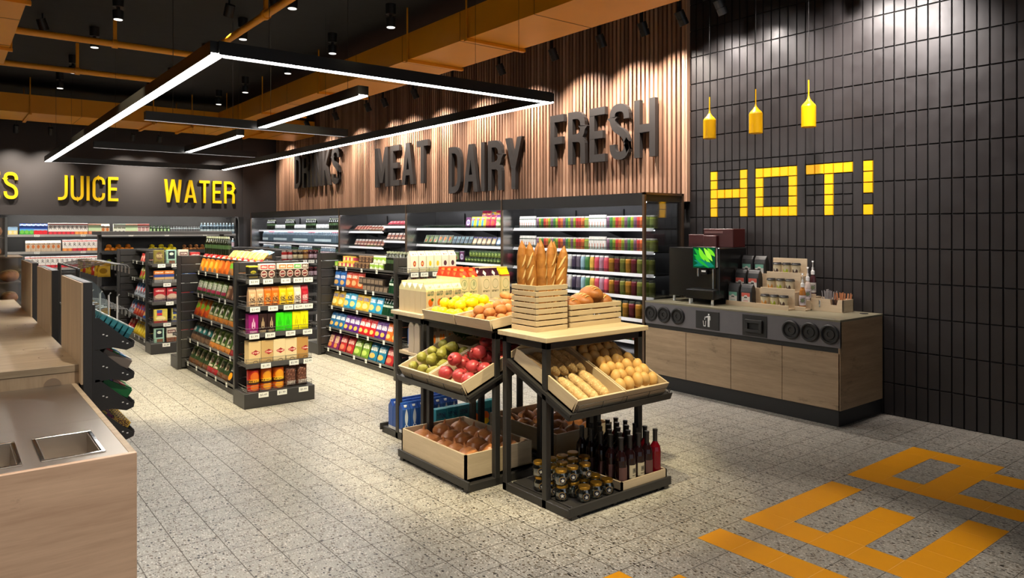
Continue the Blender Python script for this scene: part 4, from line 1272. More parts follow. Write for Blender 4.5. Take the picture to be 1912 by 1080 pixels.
k_box('i_fruit', 'teal box with orange fruit picture', .1, .06, .2, pack('i_fruit', [(0,(30,100,120)),(.7,(50,150,160))], [('o',.5,.4,.4,.2,(226,100,30)),('o',.6,.2,.3,.12,(226,180,40))]))
ojc('e_white', 'white carton with round fruit emblem', [(0,(226,214,180)),(.12,(240,232,210))], [('o',.5,.42,.2,.13,(196,70,40)),('o',.5,.42,.1,.06,(240,190,110)),('t',.5,.84,.3,.04,(206,110,90)),('r',.5,.16,.46,.04,(206,200,160)),('r',.5,.06,.46,.02,(206,180,150))], .088, .08, .235, False)
ojc('e_lemon', 'white carton with lemon emblem', [(0,(226,220,170)),(.12,(240,236,206))], [('o',.5,.42,.17,.12,(236,200,40)),('t',.5,.84,.3,.04,(160,180,120)),('r',.5,.16,.46,.04,(206,206,150))], .088, .08, .235, False)
ojc('e_plum', 'white carton with plum emblem', [(0,(226,214,190)),(.12,(240,232,214))], [('o',.5,.42,.22,.12,(90,50,60)),('t',.5,.84,.3,.04,(206,110,90))], .088, .08, .235, False)

# ------------------------------------------------------------------ rows of goods
def row(items, m0, L, where, group, tilt=0, jit=.002, rot=2.0, fit=True, y=0.0, dup=0):
    seq = []
    for it in items:
        seq += [it[0]]*it[1] if it[0] else [('gap', it[1])]
    tot = sum((s_[1] if isinstance(s_, tuple) else KINDS[s_].w) for s_ in seq)
    ng = max(1, len(seq)-1)
    gap = (L - tot)/ng if fit else .003
    x = 0; i = 0
    for s_ in seq:
        if isinstance(s_, tuple):
            x += s_[1]; continue
        k = KINDS[s_]; i += 1
        m = m0 @ T(x + k.w/2, y + k.d/2 + rnd(0, jit), 0) @ RX(-tilt) @ RZ(rnd(-rot, rot))
        place(s_, m, '%s, %s from left, %s' % (k.desc, ordn(i), where), group)
        x += k.w + gap

# ------------------------------------------------------------------ price card
def card(txt, w=.092, h=.046):
    mb = MB(); mb.box(-w/2, w/2, -.0015, 0, 0, h, TAGW)
    add_text(mb, txt, h*.62, 0, -.002, h*.5, INK)
    return mb.mesh('price_tag')
CARDS = [card(t) for t in ('$2.99', '$3.49', '$1.99', '$5.99')]
SMALLC = [card(t, .044, .046) for t in ('$2', '$3', '$1')]
def cards_at(root, mats, meshes):
    for i, m in enumerate(mats):
        par = root
        if isinstance(m, tuple): par, m = m
        c = bpy.data.objects.new('price_tag', meshes[i % len(meshes)])
        COL.objects.link(c); c.parent = par
        c.matrix_local = m

# ------------------------------------------------------------------ aisle gondolas
SZ = (1.15, .895, .64, .365, .10)      # side shelf heights, top to bottom
SO = (.20, .175, .14, .105, .08)       # set back of each side shelf edge
EZ = (1.185, .932, .685, .405, .142)   # end shelf rail tops
def fence(mb, x0, x1, y0, y1, z, n=5, h=.055, mat=None):
    mat = mat or WIRE
    for k in (0.012, h*.5, h):
        mb.tube([(x0,y1,z+k),(x0,y0,z+k),(x1,y0,z+k),(x1,y1,z+k)], .0018, mat, 4)
    for i in range(n+1):
        x = x0+(x1-x0)*i/n
        mb.tube([(x,y0,z),(x,y0,z+h)], .0022, mat, 4)
    for x in (x0, x1):
        mb.tube([(x,(y0+y1)/2,z),(x,(y0+y1)/2,z+h)], .0018, mat, 4)

def gondola(label, x0, y0, y1, end_cards, side_cards, W=.67):
    off = (x0+W/2, (y0+y1)/2, 0)
    root = thing('shelf_gondola', label, 'shelving', off)
    xc = x0+W/2
    # end panels with ribs
    for (ya, yb, inner) in ((y0, y0+.04, 1), (y1-.04, y1, -1)):
        mb = MB()
        mb.box(x0, x0+.04, ya, yb, 0, 1.33, DARK); mb.box(x0+W-.04, x0+W, ya, yb, 0, 1.33, DARK)
        k = 0
        while k*.11 < 1.30:
            z = .02+k*.11
            mb.bbox(x0+.04, x0+W-.04, ya+.006, yb-.006, z, min(z+.104, 1.33), DARK, .006); k += 1
        mb.build('end_panel', root, off)
    mb = MB(); mb.box(xc-.012, xc+.012, y0+.04, y1-.04, .08, 1.30, DARK); mb.build('back_panel', root, off)
    mb = MB(); mb.box(x0+.10, x0+W-.10, y0+.04, y1-.04, 0, .085, DARK); mb.build('plinth', root, off)
    left = []; ends = []
    for sgn in (-1, 1):
        for z, o in zip(SZ, SO):
            mb = MB()
            xe = x0+o if sgn < 0 else x0+W-o
            xi = xc-.012 if sgn < 0 else xc+.012
            a, b = sorted((xe, xi))
            mb.box(a, b, y0+.045, y1-.045, z-.03, z-.012, DARK)
            a, b = sorted((xe, xe-sgn*-.006*-1))
            mb.box(min(xe, xe+.008*(-sgn)), max(xe, xe+.008*(-sgn)), y0+.045, y1-.045, z-.036, z+.012, RAIL)
            sh_ = mb.build('side_shelf', root, off)
            if sgn < 0: left.append(sh_)
    mb = MB(); mb.box(xc-.075, xc+.16, y0+.04, y1-.04, 1.30, 1.318, DARK); mb.build('top_shelf', root, off)
    for (ya, yb, near) in ((y0-.285, y0, 1), (y1, y1+.285, 0)):
        mb = MB(); mb.bbox(x0, x0+W, ya, yb, 0, EZ[4], DARK, .004); eb = mb.build('end_base', root, off)
        for i, z in enumerate(EZ[:4]):
            mb = MB()
            yf = ya+.02 if near else yb-.02
            a, b = sorted((yf, y0 if near else y1))
            mb.box(x0+.02, x0+W-.02, a, b, z-.030, z-.012, DARK)
            mb.box(x0+.02, x0+W-.02, yf-.004, yf+.004, z-.042, z, RAIL)
            sh_ = mb.build('end_shelf', root, off)
            if near: ends.append(sh_)
        if near:
            ends.append(eb)
            for i, z in enumerate(EZ):
                mb = MB(); fence(mb, x0+.025, x0+W-.025, (ya+.028) if i < 4 else ya+.012, y0-.02, z-.012 if i < 4 else z)
                mb.build('wire_fence', ends[i], off)
    yf = y0-.285
    L = []
    for i, xs in enumerate(end_cards):
        z = EZ[i]
        for x in xs:
            L.append((ends[i], T(x0+W*x-off[0], (yf+.014 if i < 4 else yf-.001)-off[1], (z-.052) if i < 4 else z-.052)))
    cards_at(root, L, CARDS)
    L = []
    for i, ys in enumerate(side_cards):
        for t in ys:
            y = y1-.06 - t*(y1-y0-.12)
            L.append((left[i], T(x0+SO[i]-.0015-.0-off[0], y-off[1], SZ[i]-.040) @ RZ(-90)))
    cards_at(root, L, SMALLC)
    return root
SIDEC = [(.06,.2,.42,.62,.9), (.1,.18,.5,.6,.92), (.05,.22,.42,.6,.82), (.06,.22,.46,.6,.8,.95), (.06,.24,.44,.6,.78,.95)]
gondola('dark aisle shelving in the middle with coffee and bright boxes on its end', 2.16, 6.95, 9.08, [(.14,.33,.58,.76,.91), (.15,.4,.62,.77,.91), (.14,.36,.65,.9), (.3,.7,.91), (.26,.52,.83)], SIDEC)
gondola('dark aisle shelving on the right behind the island, full of crisp bags', 3.85, 6.92, 9.0, [(.12,.3,.52,.7), (), (), (), ()], SIDEC)
gondola('dark aisle shelving at left, far behind the checkout', 2.14, 10.6, 12.65, [(.2,.45,.9), (.3,.55,.8), (.35,.95), (.3,.58,.9), (.28,.55,.85)], SIDEC)
gondola('dark aisle shelving at the rear right with pantry jars on its end', 3.85, 10.6, 12.65, [(.15,.35,.55,.72,.9), (), (), (), ()], SIDEC)

NAMES = ('top', 'second', 'third', 'fourth', 'bottom')
def side_rows(x0, y0, y1, rows, unit, group, tilts=(16, 16, 20, 22, 24)):
    for i, items in enumerate(rows):
        if not items: continue
        m = T(x0+SO[i]+.012, y1-.07, SZ[i]-.010) @ RZ(-90)
        row(items, m, y1-y0-.14, '%s side shelf, %s' % (NAMES[i], unit), group % NAMES[i], tilts[i], .004, 2.5)
def end_rows(x0, y0, rows, unit, group, W=.67):
    for i, items in enumerate(rows):
        if not items: continue
        m = T(x0+.05, y0-.285+(.034 if i < 4 else .03), EZ[i]-(.011 if i < 4 else -.001))
        row(items, m, W-.10, '%s end shelf, %s' % (NAMES[i], unit), group % NAMES[i], 0, .004, 1.2)

side_rows(2.16, 6.95, 9.08, [
    [('b_orr',4),('b_mix',2),('b_grr',5)],
    [('b_wgp',6),('b_brn',5)],
    [('b_org',3),('b_gwo',8)],
    [('b_teal',4),('b_gwo',4),('b_grd',3)],
    [('b_dkg',4),('b_grd',2),('b_dkg',2),('b_pur',3)]], 'middle gondola', 'bags on the %s side shelf of the middle gondola')
end_rows(2.16, 6.95, [
    [('x_yel',1),('',.02),('x_hred',2),('',.03),('x_horange',2),('x_hgreen',1),('x_hbrown',1)],
    [('q_tan',2),('q_ora',2),('q_yel',2),('q_whi',1),('q_red',1)],
    [('f_pur',1),('f_brn',2),('f_grn',2),('f_yel',2)],
    [('s_a',1),('s_b',1),('s_c',2),('s_d',1)],
    [('t_red',1),('t_ora',2),('t_bean',2)]], 'middle gondola', 'goods on the %s end shelf of the middle gondola')
# loose packets and bottles on its top
row([('b_yel',8)], T(2.425, 8.1, 1.318) @ RZ(-90), 1.05, 'lying atop middle gondola', 'packets on the middle gondola top', 40, .004, 4)
row([('beer',11)], T(2.45, 9.02, 1.318) @ RZ(-90), .86, 'standing atop middle gondola', 'bottles on the middle gondola top', 0)
row([('b_bwr',3)], T(2.50, 8.0, 1.318) @ RZ(-90), .55, 'heap atop middle gondola', 'sweet bags on the middle gondola top', 66, .003, 12)

side_rows(3.85, 6.92, 9.0, [
    [('x_lime',1),('x_yg',4),('x_cof',4),('x_gw',3),('beer',8)],
    [('b_blue',2),('b_redo',3),('x_pod',6),('greenbeer',7)],
    [('b_ylc',2),('b_cya',2),('b_ylc',2),('b_cya',2),('greenbeer',9)],
    [('b_dbl',3),('b_prp',3),('b_red',3),('b_prp',2),('b_ora',3)],
    [('b_pch',2),('b_rdd',2),('b_grn',2),('b_tea',2),('b_rdd',2)]], 'right gondola', 'goods on the %s side shelf of the right gondola', (4, 8, 14, 18, 20))
for i, key, n, y, z, wh in ((0, 'x_cof', 4, 8.25, SZ[0]+.075, 'upper layer'), (0, 'x_gw', 3, 7.86, SZ[0]+.08, 'upper layer'), (1, 'x_pod', 6, 8.19, SZ[1]+.072, 'upper layer'), (0, 'x_yg', 3, 8.7, SZ[0]+.066, 'upper layer')):
    row([(key, n)], T(3.85+SO[i]+.02, y, z) @ RZ(-90), n*KINDS[key].w*1.02, '%s, %s shelf, right gondola' % (wh, NAMES[i]), 'second layer of boxes on the right gondola', 4, .003, 2)
row([('beer',8)], T(3.85+SO[0]+.085, 7.66, SZ[0]-.01) @ RZ(-90), .58, 'back row, top shelf', 'beer bottles behind on the right gondola')
end_rows(3.85, 6.92, [
    [('e_white',2),('e_lemon',2),('e_plum',2)],
    [('e_white',2),('e_plum',2),('e_white',2)],
    [('e_lemon',2),('e_white',4)],
    [('i_blue',7)],
    [('x_horange',6)]], 'right gondola', 'cartons on the %s end shelf of the right gondola')

side_rows(2.14, 10.6, 12.65, [
    [('',.5),('z_rs',10)],
    [('',.5),('b_grs',4),('b_redo',1),('b_lime',2),('b_rdd',1)],
    [('',.3),('b_bwr',9)],
    [('',.1),('b_bwr',2),('b_rbr',4),('b_blue',2),('b_rbr',3)],
    [('',.1),('b_rdd',2),('',.1),('b_lem',9)]], 'left gondola', 'bags on the %s side shelf of the left gondola')
end_rows(2.14, 10.6, [
    [('z_olive',1),('z_mint',1),('z_bw',1),('z_rg',1)],
    [('z_ob',2),('z_dk',1),('z_blu',1),('z_ob',1)],
    [('z_rp',3),('z_ob',1)],
    [('z_yr',1),('z_yb',2)],
    [('z_mint',1),('z_bw',1),('z_rg',2)]], 'left gondola', 'boxes on the %s end shelf of the left gondola')
end_rows(3.85, 10.6, [[('j_red',2),('j_dark',2),('j_gold',1),('j_plum',2)], [('j_dark',4),('j_plum',3)], [], [], []], 'rear gondola', 'jars on the %s end shelf of the rear gondola')
side_rows(3.85, 10.6, 12.65, [[('j_red',2),('j_dark',4),('j_plum',4),('j_gold',4),('j_red',6)], [('j_dark',6),('j_plum',6),('j_gold',7)], [], [], []], 'rear gondola', 'jars on the %s side shelf of the rear gondola', (0,0,0,0,0))

# ------------------------------------------------------------------ coolers along the slatted wall
CLIP = M('white_shelf_lip', (238, 238, 240), .35, var=.02)
CBACK = M('cooler_back_panel', (52, 51, 52), .35, .3)
MIRROR = M('satin_cooler_divider', (168, 166, 164), .22, 1.0, var=.04)
FRAME = M('bronze_cooler_frame', (112, 92, 76), .35, .6)
SLED = emis('cooler_shelf_led', (250, 250, 255), 11.0)
CLED = emis('cooler_led', (250, 250, 255), 19.0)
XF = 5.85
def cooler(label, y0, y1, levels, right_glass=False, split=None):
    off = (6.2, (y0+y1)/2, 0)
    root = thing('open_cooler', label, 'refrigerator', off)
    mb = MB(); mb.box(6.42, 6.50, y0+.02, y1-.02, .30, 1.93, CBACK)
    for k in (1, 2):
        y = y0+(y1-y0)*k/3
        mb.box(6.405, 6.42, y-.02, y+.02, .4, 1.88, BLACK)
    mb.build('back_panel', root, off)
    mb = MB(); mb.bbox(XF+.02, 6.50, y0+.02, y1-.02, 0, .30, BLACK, .006); mb.build('base', root, off)
    mb = MB(); mb.prism([(XF, 2.03), (6.50, 2.03), (6.50, 1.94), (XF+.03, 1.94), (XF+.03, 1.895), (XF+.01, 1.895)], y0, y1, BLACK, 'y')
    mb.build('canopy', root, off)
    mb = MB(); mb.box(XF+.045, XF+.09, y0+.04, y1-.04, 1.925, 1.937, CLED); mb.build('light_strip', root, off)
    # divider on the far side (satin metal), frame posts
    mb = MB(); mb.prism([(XF+.015,.0),(6.50,.0),(6.50,1.93),(XF+.015,1.93)], y1-.02, y1-.005, MIRROR, 'y')
    mb.box(XF-.005, XF+.02, y1-.025, y1+.0, 0, 2.03, FRAME)
    mb.build('side_panel', root, off)
    if right_glass:
        mb = MB(); mb.box(XF+.02, 6.47, y0+.002, y0+.010, .3, 1.99, CGLASS); mb.build('side_glass', root, off)
        mb = MB()
        mb.box(XF-.008, XF+.022, y0-.012, y0+.018, 0, 2.035, FRAME); mb.box(6.47, 6.50, y0-.012, y0+.018, 0, 2.035, FRAME)
        mb.box(XF-.008, 6.50, y0-.012, y0+.018, 2.01, 2.035, FRAME)
        mb.build('side_frame', root, off)
    for (z, ya, yb) in levels:
        mb = MB()
        mb.box(6.05, 6.42, ya+.03, yb-.03, z-.022, z-.006, BLACK)
        for y in (ya+.8*(yb-ya)/2.4+.0, yb-.8*(yb-ya)/2.4):
            mb.prism([(6.42, z-.02), (6.42, z-.12), (6.10, z-.03), (6.10, z-.02)], y-.01, y+.01, BLACK, 'y')
        sh_ = mb.build('shelf', root, off)
        mb = MB()
        n = max(1, round((yb-ya)/1.25))
        for k in range(n):
            a = ya+.03+(yb-ya-.06)*k/n; b = ya+.03+(yb-ya-.06)*(k+1)/n
            mb.prism([(6.044, z), (6.05, z), (6.05, z-.036), (6.036, z-.036)], a+.001, b-.001, CLIP, 'y')
        mb.build('shelf_lip', sh_, off)
        mb = MB(); mb.box(6.062, 6.072, ya+.04, yb-.04, z-.032, z-.024, SLED); mb.build('light_strip', sh_, off)
        mb = MB(); mb.box(6.052, 6.055, ya+.04, yb-.04, z, z+.035, CLEAR); mb.build('clear_stop', sh_, off)
    return root
def lv(y0, y1, zs): return [(z, y0, y1) for z in zs]
JZ = (1.655, 1.40, 1.15, .90, .65, .40)
cooler('open juice cooler under the FRESH letters, glass panel at its right end', 5.16, 7.66, lv(5.16, 7.66, JZ), True)
cooler('open dairy cooler under the DAIRY letters', 7.66, 10.19, lv(7.66, 10.19, (1.655, 1.40, 1.15, .90, .65, .40)))
cooler('open meat cooler with stepped shelves under the MEAT letters', 10.19, 12.68, lv(10.19, 11.30, (1.69, 1.44, 1.17, .9)) + lv(11.30, 12.68, (1.60, 1.32, 1.05)))
cooler('wide open drinks cooler under the DRINKS letters', 12.68, 17.6, lv(12.68, 17.6, (1.615, 1.33, 1.04, .75)))
def crow(items, yL, L, z, where, group, x=6.06, **kw):
    row(items, T(x, yL, z) @ RZ(-90), L, where, group, **kw)
seq1 = [('can_label',7),('',.03)]
cyc = ['purple','lime','green','red','orange','lime','purple','green','lime','red','orange','purple','green','lime','purple','lime','red','red','orange']
seq1 += [('can_'+c,1) for c in cyc] + [('canbig_green',1),('can_label',6),('',.02)] + [('can_'+c,1) for c in ['purple','green','lime','red','orange','lime','purple','green','lime','purple','red']] + [('can_orange',1),('canbig_green',2)]
for i in (0, 1):
    crow(seq1, 7.55, 2.33, JZ[i]-.006, '%s shelf, juice cooler' % NAMES[i], 'bottles on the %s shelf of the juice cooler' % NAMES[i])
seq3 = [('jar_rose',1)] + [('jar_'+c,1) for c in ('wine','olive','amber','wine','olive','olive')] + [('jar_olive',1),('jar_amber',1),('jar_wine',1)] + [('tall_'+c,1) for c in ('blush','white','plum','slate','blue','green','yellow','rose','mauve','rose')] + [('jar_'+c,1) for c in ('amber','wine','olive','amber','wine','olive','lime','olive')]
for i in (2, 3):
    crow(seq3, 7.55, 2.33, JZ[i]-.006, '%s shelf, juice cooler' % NAMES[i], 'jars on the %s shelf of the juice cooler' % NAMES[i])
crow([('jar_'+c,1) for c in ('wine','olive','amber','wine','olive','amber','wine','olive','amber','rose','wine','olive','amber','wine','amber','olive','amber','wine','olive','amber','wine','amber','olive','lime')], 7.55, 2.33, JZ[4]-.006, 'fifth shelf, juice cooler', 'jars on the fifth shelf of the juice cooler')
crow([('x_small',3),('x_small2',3),('x_small',4),('x_small2',4),('x_small',5),('x_small2',4),('x_small',3),('x_small2',3)], 7.55, 2.33, JZ[5]-.006, 'bottom shelf, juice cooler', 'boxes on the bottom shelf of the juice cooler')
crow([('x_small2',14),('x_small',15)], 7.55, 2.33, JZ[5]+.08, 'upper layer, juice cooler bottom', 'second layer of boxes in the juice cooler')
# dairy
crow([('m_low',12),('m_pinkpk',1),('d_yel',3),('d_red',2),('d_grn',3)], 10.02, 2.3, JZ[0]-.006, 'top shelf, dairy cooler', 'packs on the top shelf of the dairy cooler', tilt=8)
crow([('d_red',2),('d_yel',1),('d_red',2),('d_grn',3)], 8.62, .9, JZ[0]+.06, 'back row top, dairy cooler', 'bags behind on the dairy cooler', tilt=8, x=6.2)
crow([('m_salad',3),('m_carrot',3),('m_fish',5),('m_cheese',5),('m_cheeseb',3)], 10.0, 2.26, JZ[1]-.006, 'second shelf, dairy cooler', 'packs on the second shelf of the dairy cooler', tilt=22)
crow([('m_sausage',2),('m_salad',6),('m_pinkpk',1),('d_jar',14)], 10.0, 2.26, JZ[2]-.006, 'third shelf, dairy cooler', 'packs on the third shelf of the dairy cooler', tilt=0)
crow([('d_jar',13)], 8.72, 1.0, JZ[2]+.09, 'upper jars, dairy cooler', 'second layer of jars in the dairy cooler')
# meat
crow([('m_sausage',5),('m_bacon',5)], 12.55, 1.2, 1.594, 'left top shelf, meat cooler', 'packs in the meat cooler', tilt=48)
crow([('m_ham',9)], 11.25, 1.05, 1.684, 'right top shelf, meat cooler', 'packs in the meat cooler', tilt=52)
crow([('m_bacon',9)], 12.5, 1.15, 1.314, 'left second shelf, meat cooler', 'packs in the meat cooler', tilt=25)
crow([('m_bacon',8)], 11.25, 1.05, 1.434, 'right second shelf, meat cooler', 'packs in the meat cooler', tilt=25)
# drinks
crow([('',.3),('beer',6),('silvercan',7),('beer',6),('silvercan',7),('beer',6),('silvercan',7),('beer',6),('silvercan',3)], 17.4, 4.6, 1.609, 'top shelf, drinks cooler', 'beer and cans on the drinks cooler')
crow([('water',4),('water_pink',4),('water',9),('water_pink',4),('water',9),('water_pink',4),('water',9),('water_pink',4),('water',4)], 17.4, 4.6, 1.324, 'second shelf, drinks cooler', 'water bottles in the drinks cooler')
crow([('water_rose',8),('greenlabel',4),('water_rose',8),('greenlabel',5),('water_rose',8),('greenlabel',5),('water_rose',8),('greenlabel',6)], 17.4, 4.6, 1.034, 'third shelf, drinks cooler', 'bottles on the third shelf of the drinks cooler')

# ------------------------------------------------------------------ end wall shelving
def wall_shelf(label, x0, x1, zs):
    off = ((x0+x1)/2, YB+.3, 0)
    root = thing('wall_shelving', label, 'shelving', off)
    for x in (x0, x1-.03):
        mb = MB(); mb.box(x, x+.03, YB+.10, YB+.54, 0, 1.9, BLACK); mb.build('upright', root, off)
    mb = MB(); mb.box(x0, x1, YB+.10, YB+.54, 0, .72, BLACK); mb.build('base_cabinet', root, off)
    for z in zs:
        mb = MB(); mb.box(x0+.03, x1-.03, YB+.09, YB+.54, z-.02, z, RAIL)
        mb.box(x0+.03, x1-.03, YB+.084, YB+.09, z-.045, z+.004, M('silver_shelf_rail', (176,174,170), .35, .4)); sh_ = mb.build('shelf', root, off)
        mb = MB(); mb.box(x0+.04, x1-.04, YB+.10, YB+.115, z-.03, z-.022, emis('added_end_wall_glow', (255, 250, 240), 48.0)); mb.build('light_strip', root, off)  # glow strip added under each shelf to brighten the goods below
        L = [(sh_, T(x0+(x1-x0)*t-off[0], YB+.083-off[1], z-.046)) for t in (.12,.3,.5,.66,.84)]
        cards_at(root, L, CARDS)
    mb = MB(); mb.box(x0+.05, x1-.05, YB+.10, YB+.16, 2.0, 2.012, emis('added_end_wall_glow', (255, 250, 240), 48.0)); mb.build('light_strip', root, off)  # added glow strip, hidden behind the sign board, brightens the top shelf
WZ = (1.52, 1.165, .82)
wall_shelf('long dark wall shelving with drinks under the JUICE and WATER signs', 1.0, 5.62, WZ)
wy = YB+.11
row([('c_blueyel',2),('',.04),('c_green',3),('c_redblue',3),('',.02),('r_cherry',6),('r_orange',3),('',.02),('c_peach',3),('c_cream',2),('',.08),('c_plum',3),('c_peach',3),('c_pink',3),('greenlabel',6),('whitecap',12),('water',11)], T(1.06, wy, WZ[0]), 4.5, 'top end-wall shelf', 'drinks on the top shelf of the end wall')
row([('',.3),('c_cream',7),('',.03),('r_orange',2),('r_cherry',3),('r_orange',3),('',.03),('r_lime',3),('r_cherry',2)], T(1.06, wy, WZ[1]), 2.15, 'second end-wall shelf', 'cartons on the second shelf of the end wall')
row([('water_pink',1),('water',1),('water_rose',7)], T(4.86, wy, WZ[1]), .72, 'right part, second end-wall shelf', 'bottles on the second shelf of the end wall')
row([('r_cherry',12),('r_orange',6),('c_pink',4)], T(1.35, wy, WZ[2]), 1.95, 'third end-wall shelf', 'cartons on the third shelf of the end wall')

# ------------------------------------------------------------------ produce stand far behind the left gondola
off = (3.0, 13.4, 0)
ps = thing('produce_stand', 'dark produce stand with a flat canopy before the end wall', 'display stand', off)
mb = MB(); mb.bbox(1.98, 4.0, 13.0, 13.9, 1.545, 1.60, M('grey_canopy', (84, 80, 78), .5), .004); mb.build('canopy', ps, off)
for x in (2.0, 3.93):
    mb = MB(); mb.box(x, x+.05, 13.4, 13.5, 0, 1.545, M('grey_canopy', (84, 80, 78), .5)); mb.build('post', ps, off)
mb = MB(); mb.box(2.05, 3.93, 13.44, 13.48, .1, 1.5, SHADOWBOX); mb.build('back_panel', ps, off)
for z, d in ((1.26, .24), (1.02, .34), (.7, .46)):
    mb = MB(); mb.box(2.02, 3.96, 13.44-d, 13.44, z-.02, z, DARK); mb.box(2.02, 3.96, 13.44-d-.012, 13.44-d, z-.03, z+.03, DARK); mb.build('shelf', ps, off)
def heap(key, n, m, w, d, layers, label, group, z0=0.0, gap=1.0):
    """rows of fruit in a bin, upper layers set into the hollows of the lower"""
    k = KINDS[key]
    for i in range(n):
        pass
fr_n = 0
for key, x0, x1, z, wh, cnt in (('orange', 2.08, 2.50, 1.262, 'oranges', 9), ('bglemon', 2.72, 3.16, 1.262, 'lemons', 9), ('kiwi', 3.26, 3.75, 1.262, 'potatoes', 14), ('apple', 2.08, 2.36, 1.022, 'apples', 6)):
    per = max(3, cnt*2//3)
    for i in range(cnt):
        up = i >= per
        j = i - per if up else i
        nrow = per if not up else cnt - per
        x = x0 + (x1-x0)*(j+.5+(.0))/nrow
        m = T(x, 13.30 + (.09 if up else 0) + rnd(-.01,.01), z + (.05 if up else 0)) @ RZ(rnd(0,360))
        place(key, m, '%s on far produce stand, %s from left, %s row of %s' % (KINDS[key].desc, ordn(j+1), 'back' if up else 'front', wh), wh + ' on the far produce stand')

# ------------------------------------------------------------------ island of four display tables
TOPZ = 1.01
MW, MD = .88, .46
def island(label, m, board=True, slope=True):
    root = thing('display_table', label, 'display table', mat=m)
    mb = MB()
    for x in (.02, MW-.06):
        for y in (.02, MD-.06):
            q = MB(); q.bbox(x, x+.04, y, y+.04, .0, TOPZ-.03, BLACK, .003); q.build('post', root)
    for (x0,x1,y0,y1) in ((.02,MW-.02,.02,.06),(.02,MW-.02,MD-.06,MD-.02),(.02,.06,.06,MD-.06),(MW-.06,MW-.02,.06,MD-.06)):
        mb.bbox(x0, x1, y0, y1, TOPZ-.075, TOPZ-.03, BLACK, .003)
    mb.build('top_rail', root)
    if board:
        q = MB(); q.bbox(-.005, MW+.005, -.01, MD, TOPZ-.03, TOPZ, ASH, .003); q.build('table_board', root)
    else:
        q = MB(); q.bbox(.02, MW-.02, .0, MD-.02, TOPZ-.03, TOPZ-.015, BLACK, .003); q.build('table_board', root)
    for x in (.02, MW-.06):
        q = MB(); q.bbox(x, x+.04, -.20, MD-.02, 0, .05, BLACK, .003); q.build('foot', root)
    q = MB(); q.bbox(.065, MW-.065, -.19, MD-.07, .042, .054, BLACK, .003); q.bbox(0, MW, -.205, -.190, .022, .075, BLACK, .003)
    q.build('tray', root)
    for x in (.10, .38, .50, .78):
        q = MB(); q.cyl((x-.012,-.175,.018),(x+.012,-.175,.018), .018, M('caster_rubber',(24,24,24),.6), 10); q.box(x-.016, x+.016, -.188, -.162, .018, .043, BLACK)
        q.build('caster', root)
    if slope:
        q = MB(); q.mx = SL
        q.box(.01, MW-.01, -.012, .62, -.02, -.002, BLACK); q.box(.01, MW-.01, -.028, -.022, -.03, .014, BLACK)
        q.build('sloping_shelf', root)
        q = MB(); q.mx = SL; fence(q, .04, MW-.04, -.024, -.004, .0, 4, .06, WIREB); q.build('wire_fence', root)
        for x in (.02, MW-.045):
            q = MB(); q.prism([(-.19,.582),(-.17,.555),(.40,.785),(.40,.82)], x, x+.025, BLACK, 'x'); q.build('shelf_bracket', root)
    else:
        q = MB(); q.bbox(.03, MW-.03, .03, MD-.03, .675, .70, ASH, .003); q.build('middle_shelf', root)
    return root
SL = T(0, -.19, .605) @ RX(22)
MA = T(2.765, 3.19, 0)
MBB = T(2.765, 4.565, 0) @ RZ(-90)
MC = T(3.665, 5.06, 0) @ RZ(180)
MDD = T(3.69, 3.69, 0) @ RZ(90)
island('black display table nearest the camera with baguettes, breads and wine', MA)
island('black display table of the island facing left with lemons, potatoes and pears', MBB, False)
island('black display table at the back of the island with juice cartons', MC, True, False)
island('black display table at the hidden right side of the island', MDD, False)

def crate(label, m, w, d, h, t=.012, mat=ASHY, flare=.0, name='wooden_crate', group=None):
    mb = MB()
    mb.box(0, w, 0, d, 0, t, mat)
    mb.prism([(0, 0), (t, 0), (t, h), (0, h)], 0, d, ASHY, 'y'); mb.prism([(w-t, 0), (w, 0), (w, h), (w-t, h)], 0, d, ASHY, 'y')
    mb.prism([(0, 0), (t, 0), (t-flare, h), (-flare, h)], 0.0, w, ASH, 'x')
    mb.box(t, w-t, d-t, d, 0, h, ASH)
    o = mb.build(name)
    o.matrix_world = m
    return tag(o, label, 'crate', group)
def slat_crate(label, m, w, d, h, n, sh):
    root = thing('slatted_crate', label, 'crate', mat=m)
    mb = MB(); mb.box(.012, w-.012, .012, d-.012, .0, .012, ASH); mb.build('base', root)
    gap = (h - n*sh)/(n-1)
    for i in range(n):
        z = i*(sh+gap); mb = MB()
        mb.bbox(0, w, 0, .012, z, z+sh, ASH, .0015); mb.bbox(0, w, d-.012, d, z, z+sh, ASH, .0015)
        mb.bbox(0, .012, .012, d-.012, z, z+sh, ASHY, .0015); mb.bbox(w-.012, w, .012, d-.012, z, z+sh, ASHY, .0015)
        mb.build('slat', root)
    mb = MB()
    for x in (.012, w-.03):
        for y in (.012, d-.03): mb.box(x, x+.018, y, y+.018, .012, h-.004, ASH)
    mb.build('corner_batten', root)
    return root
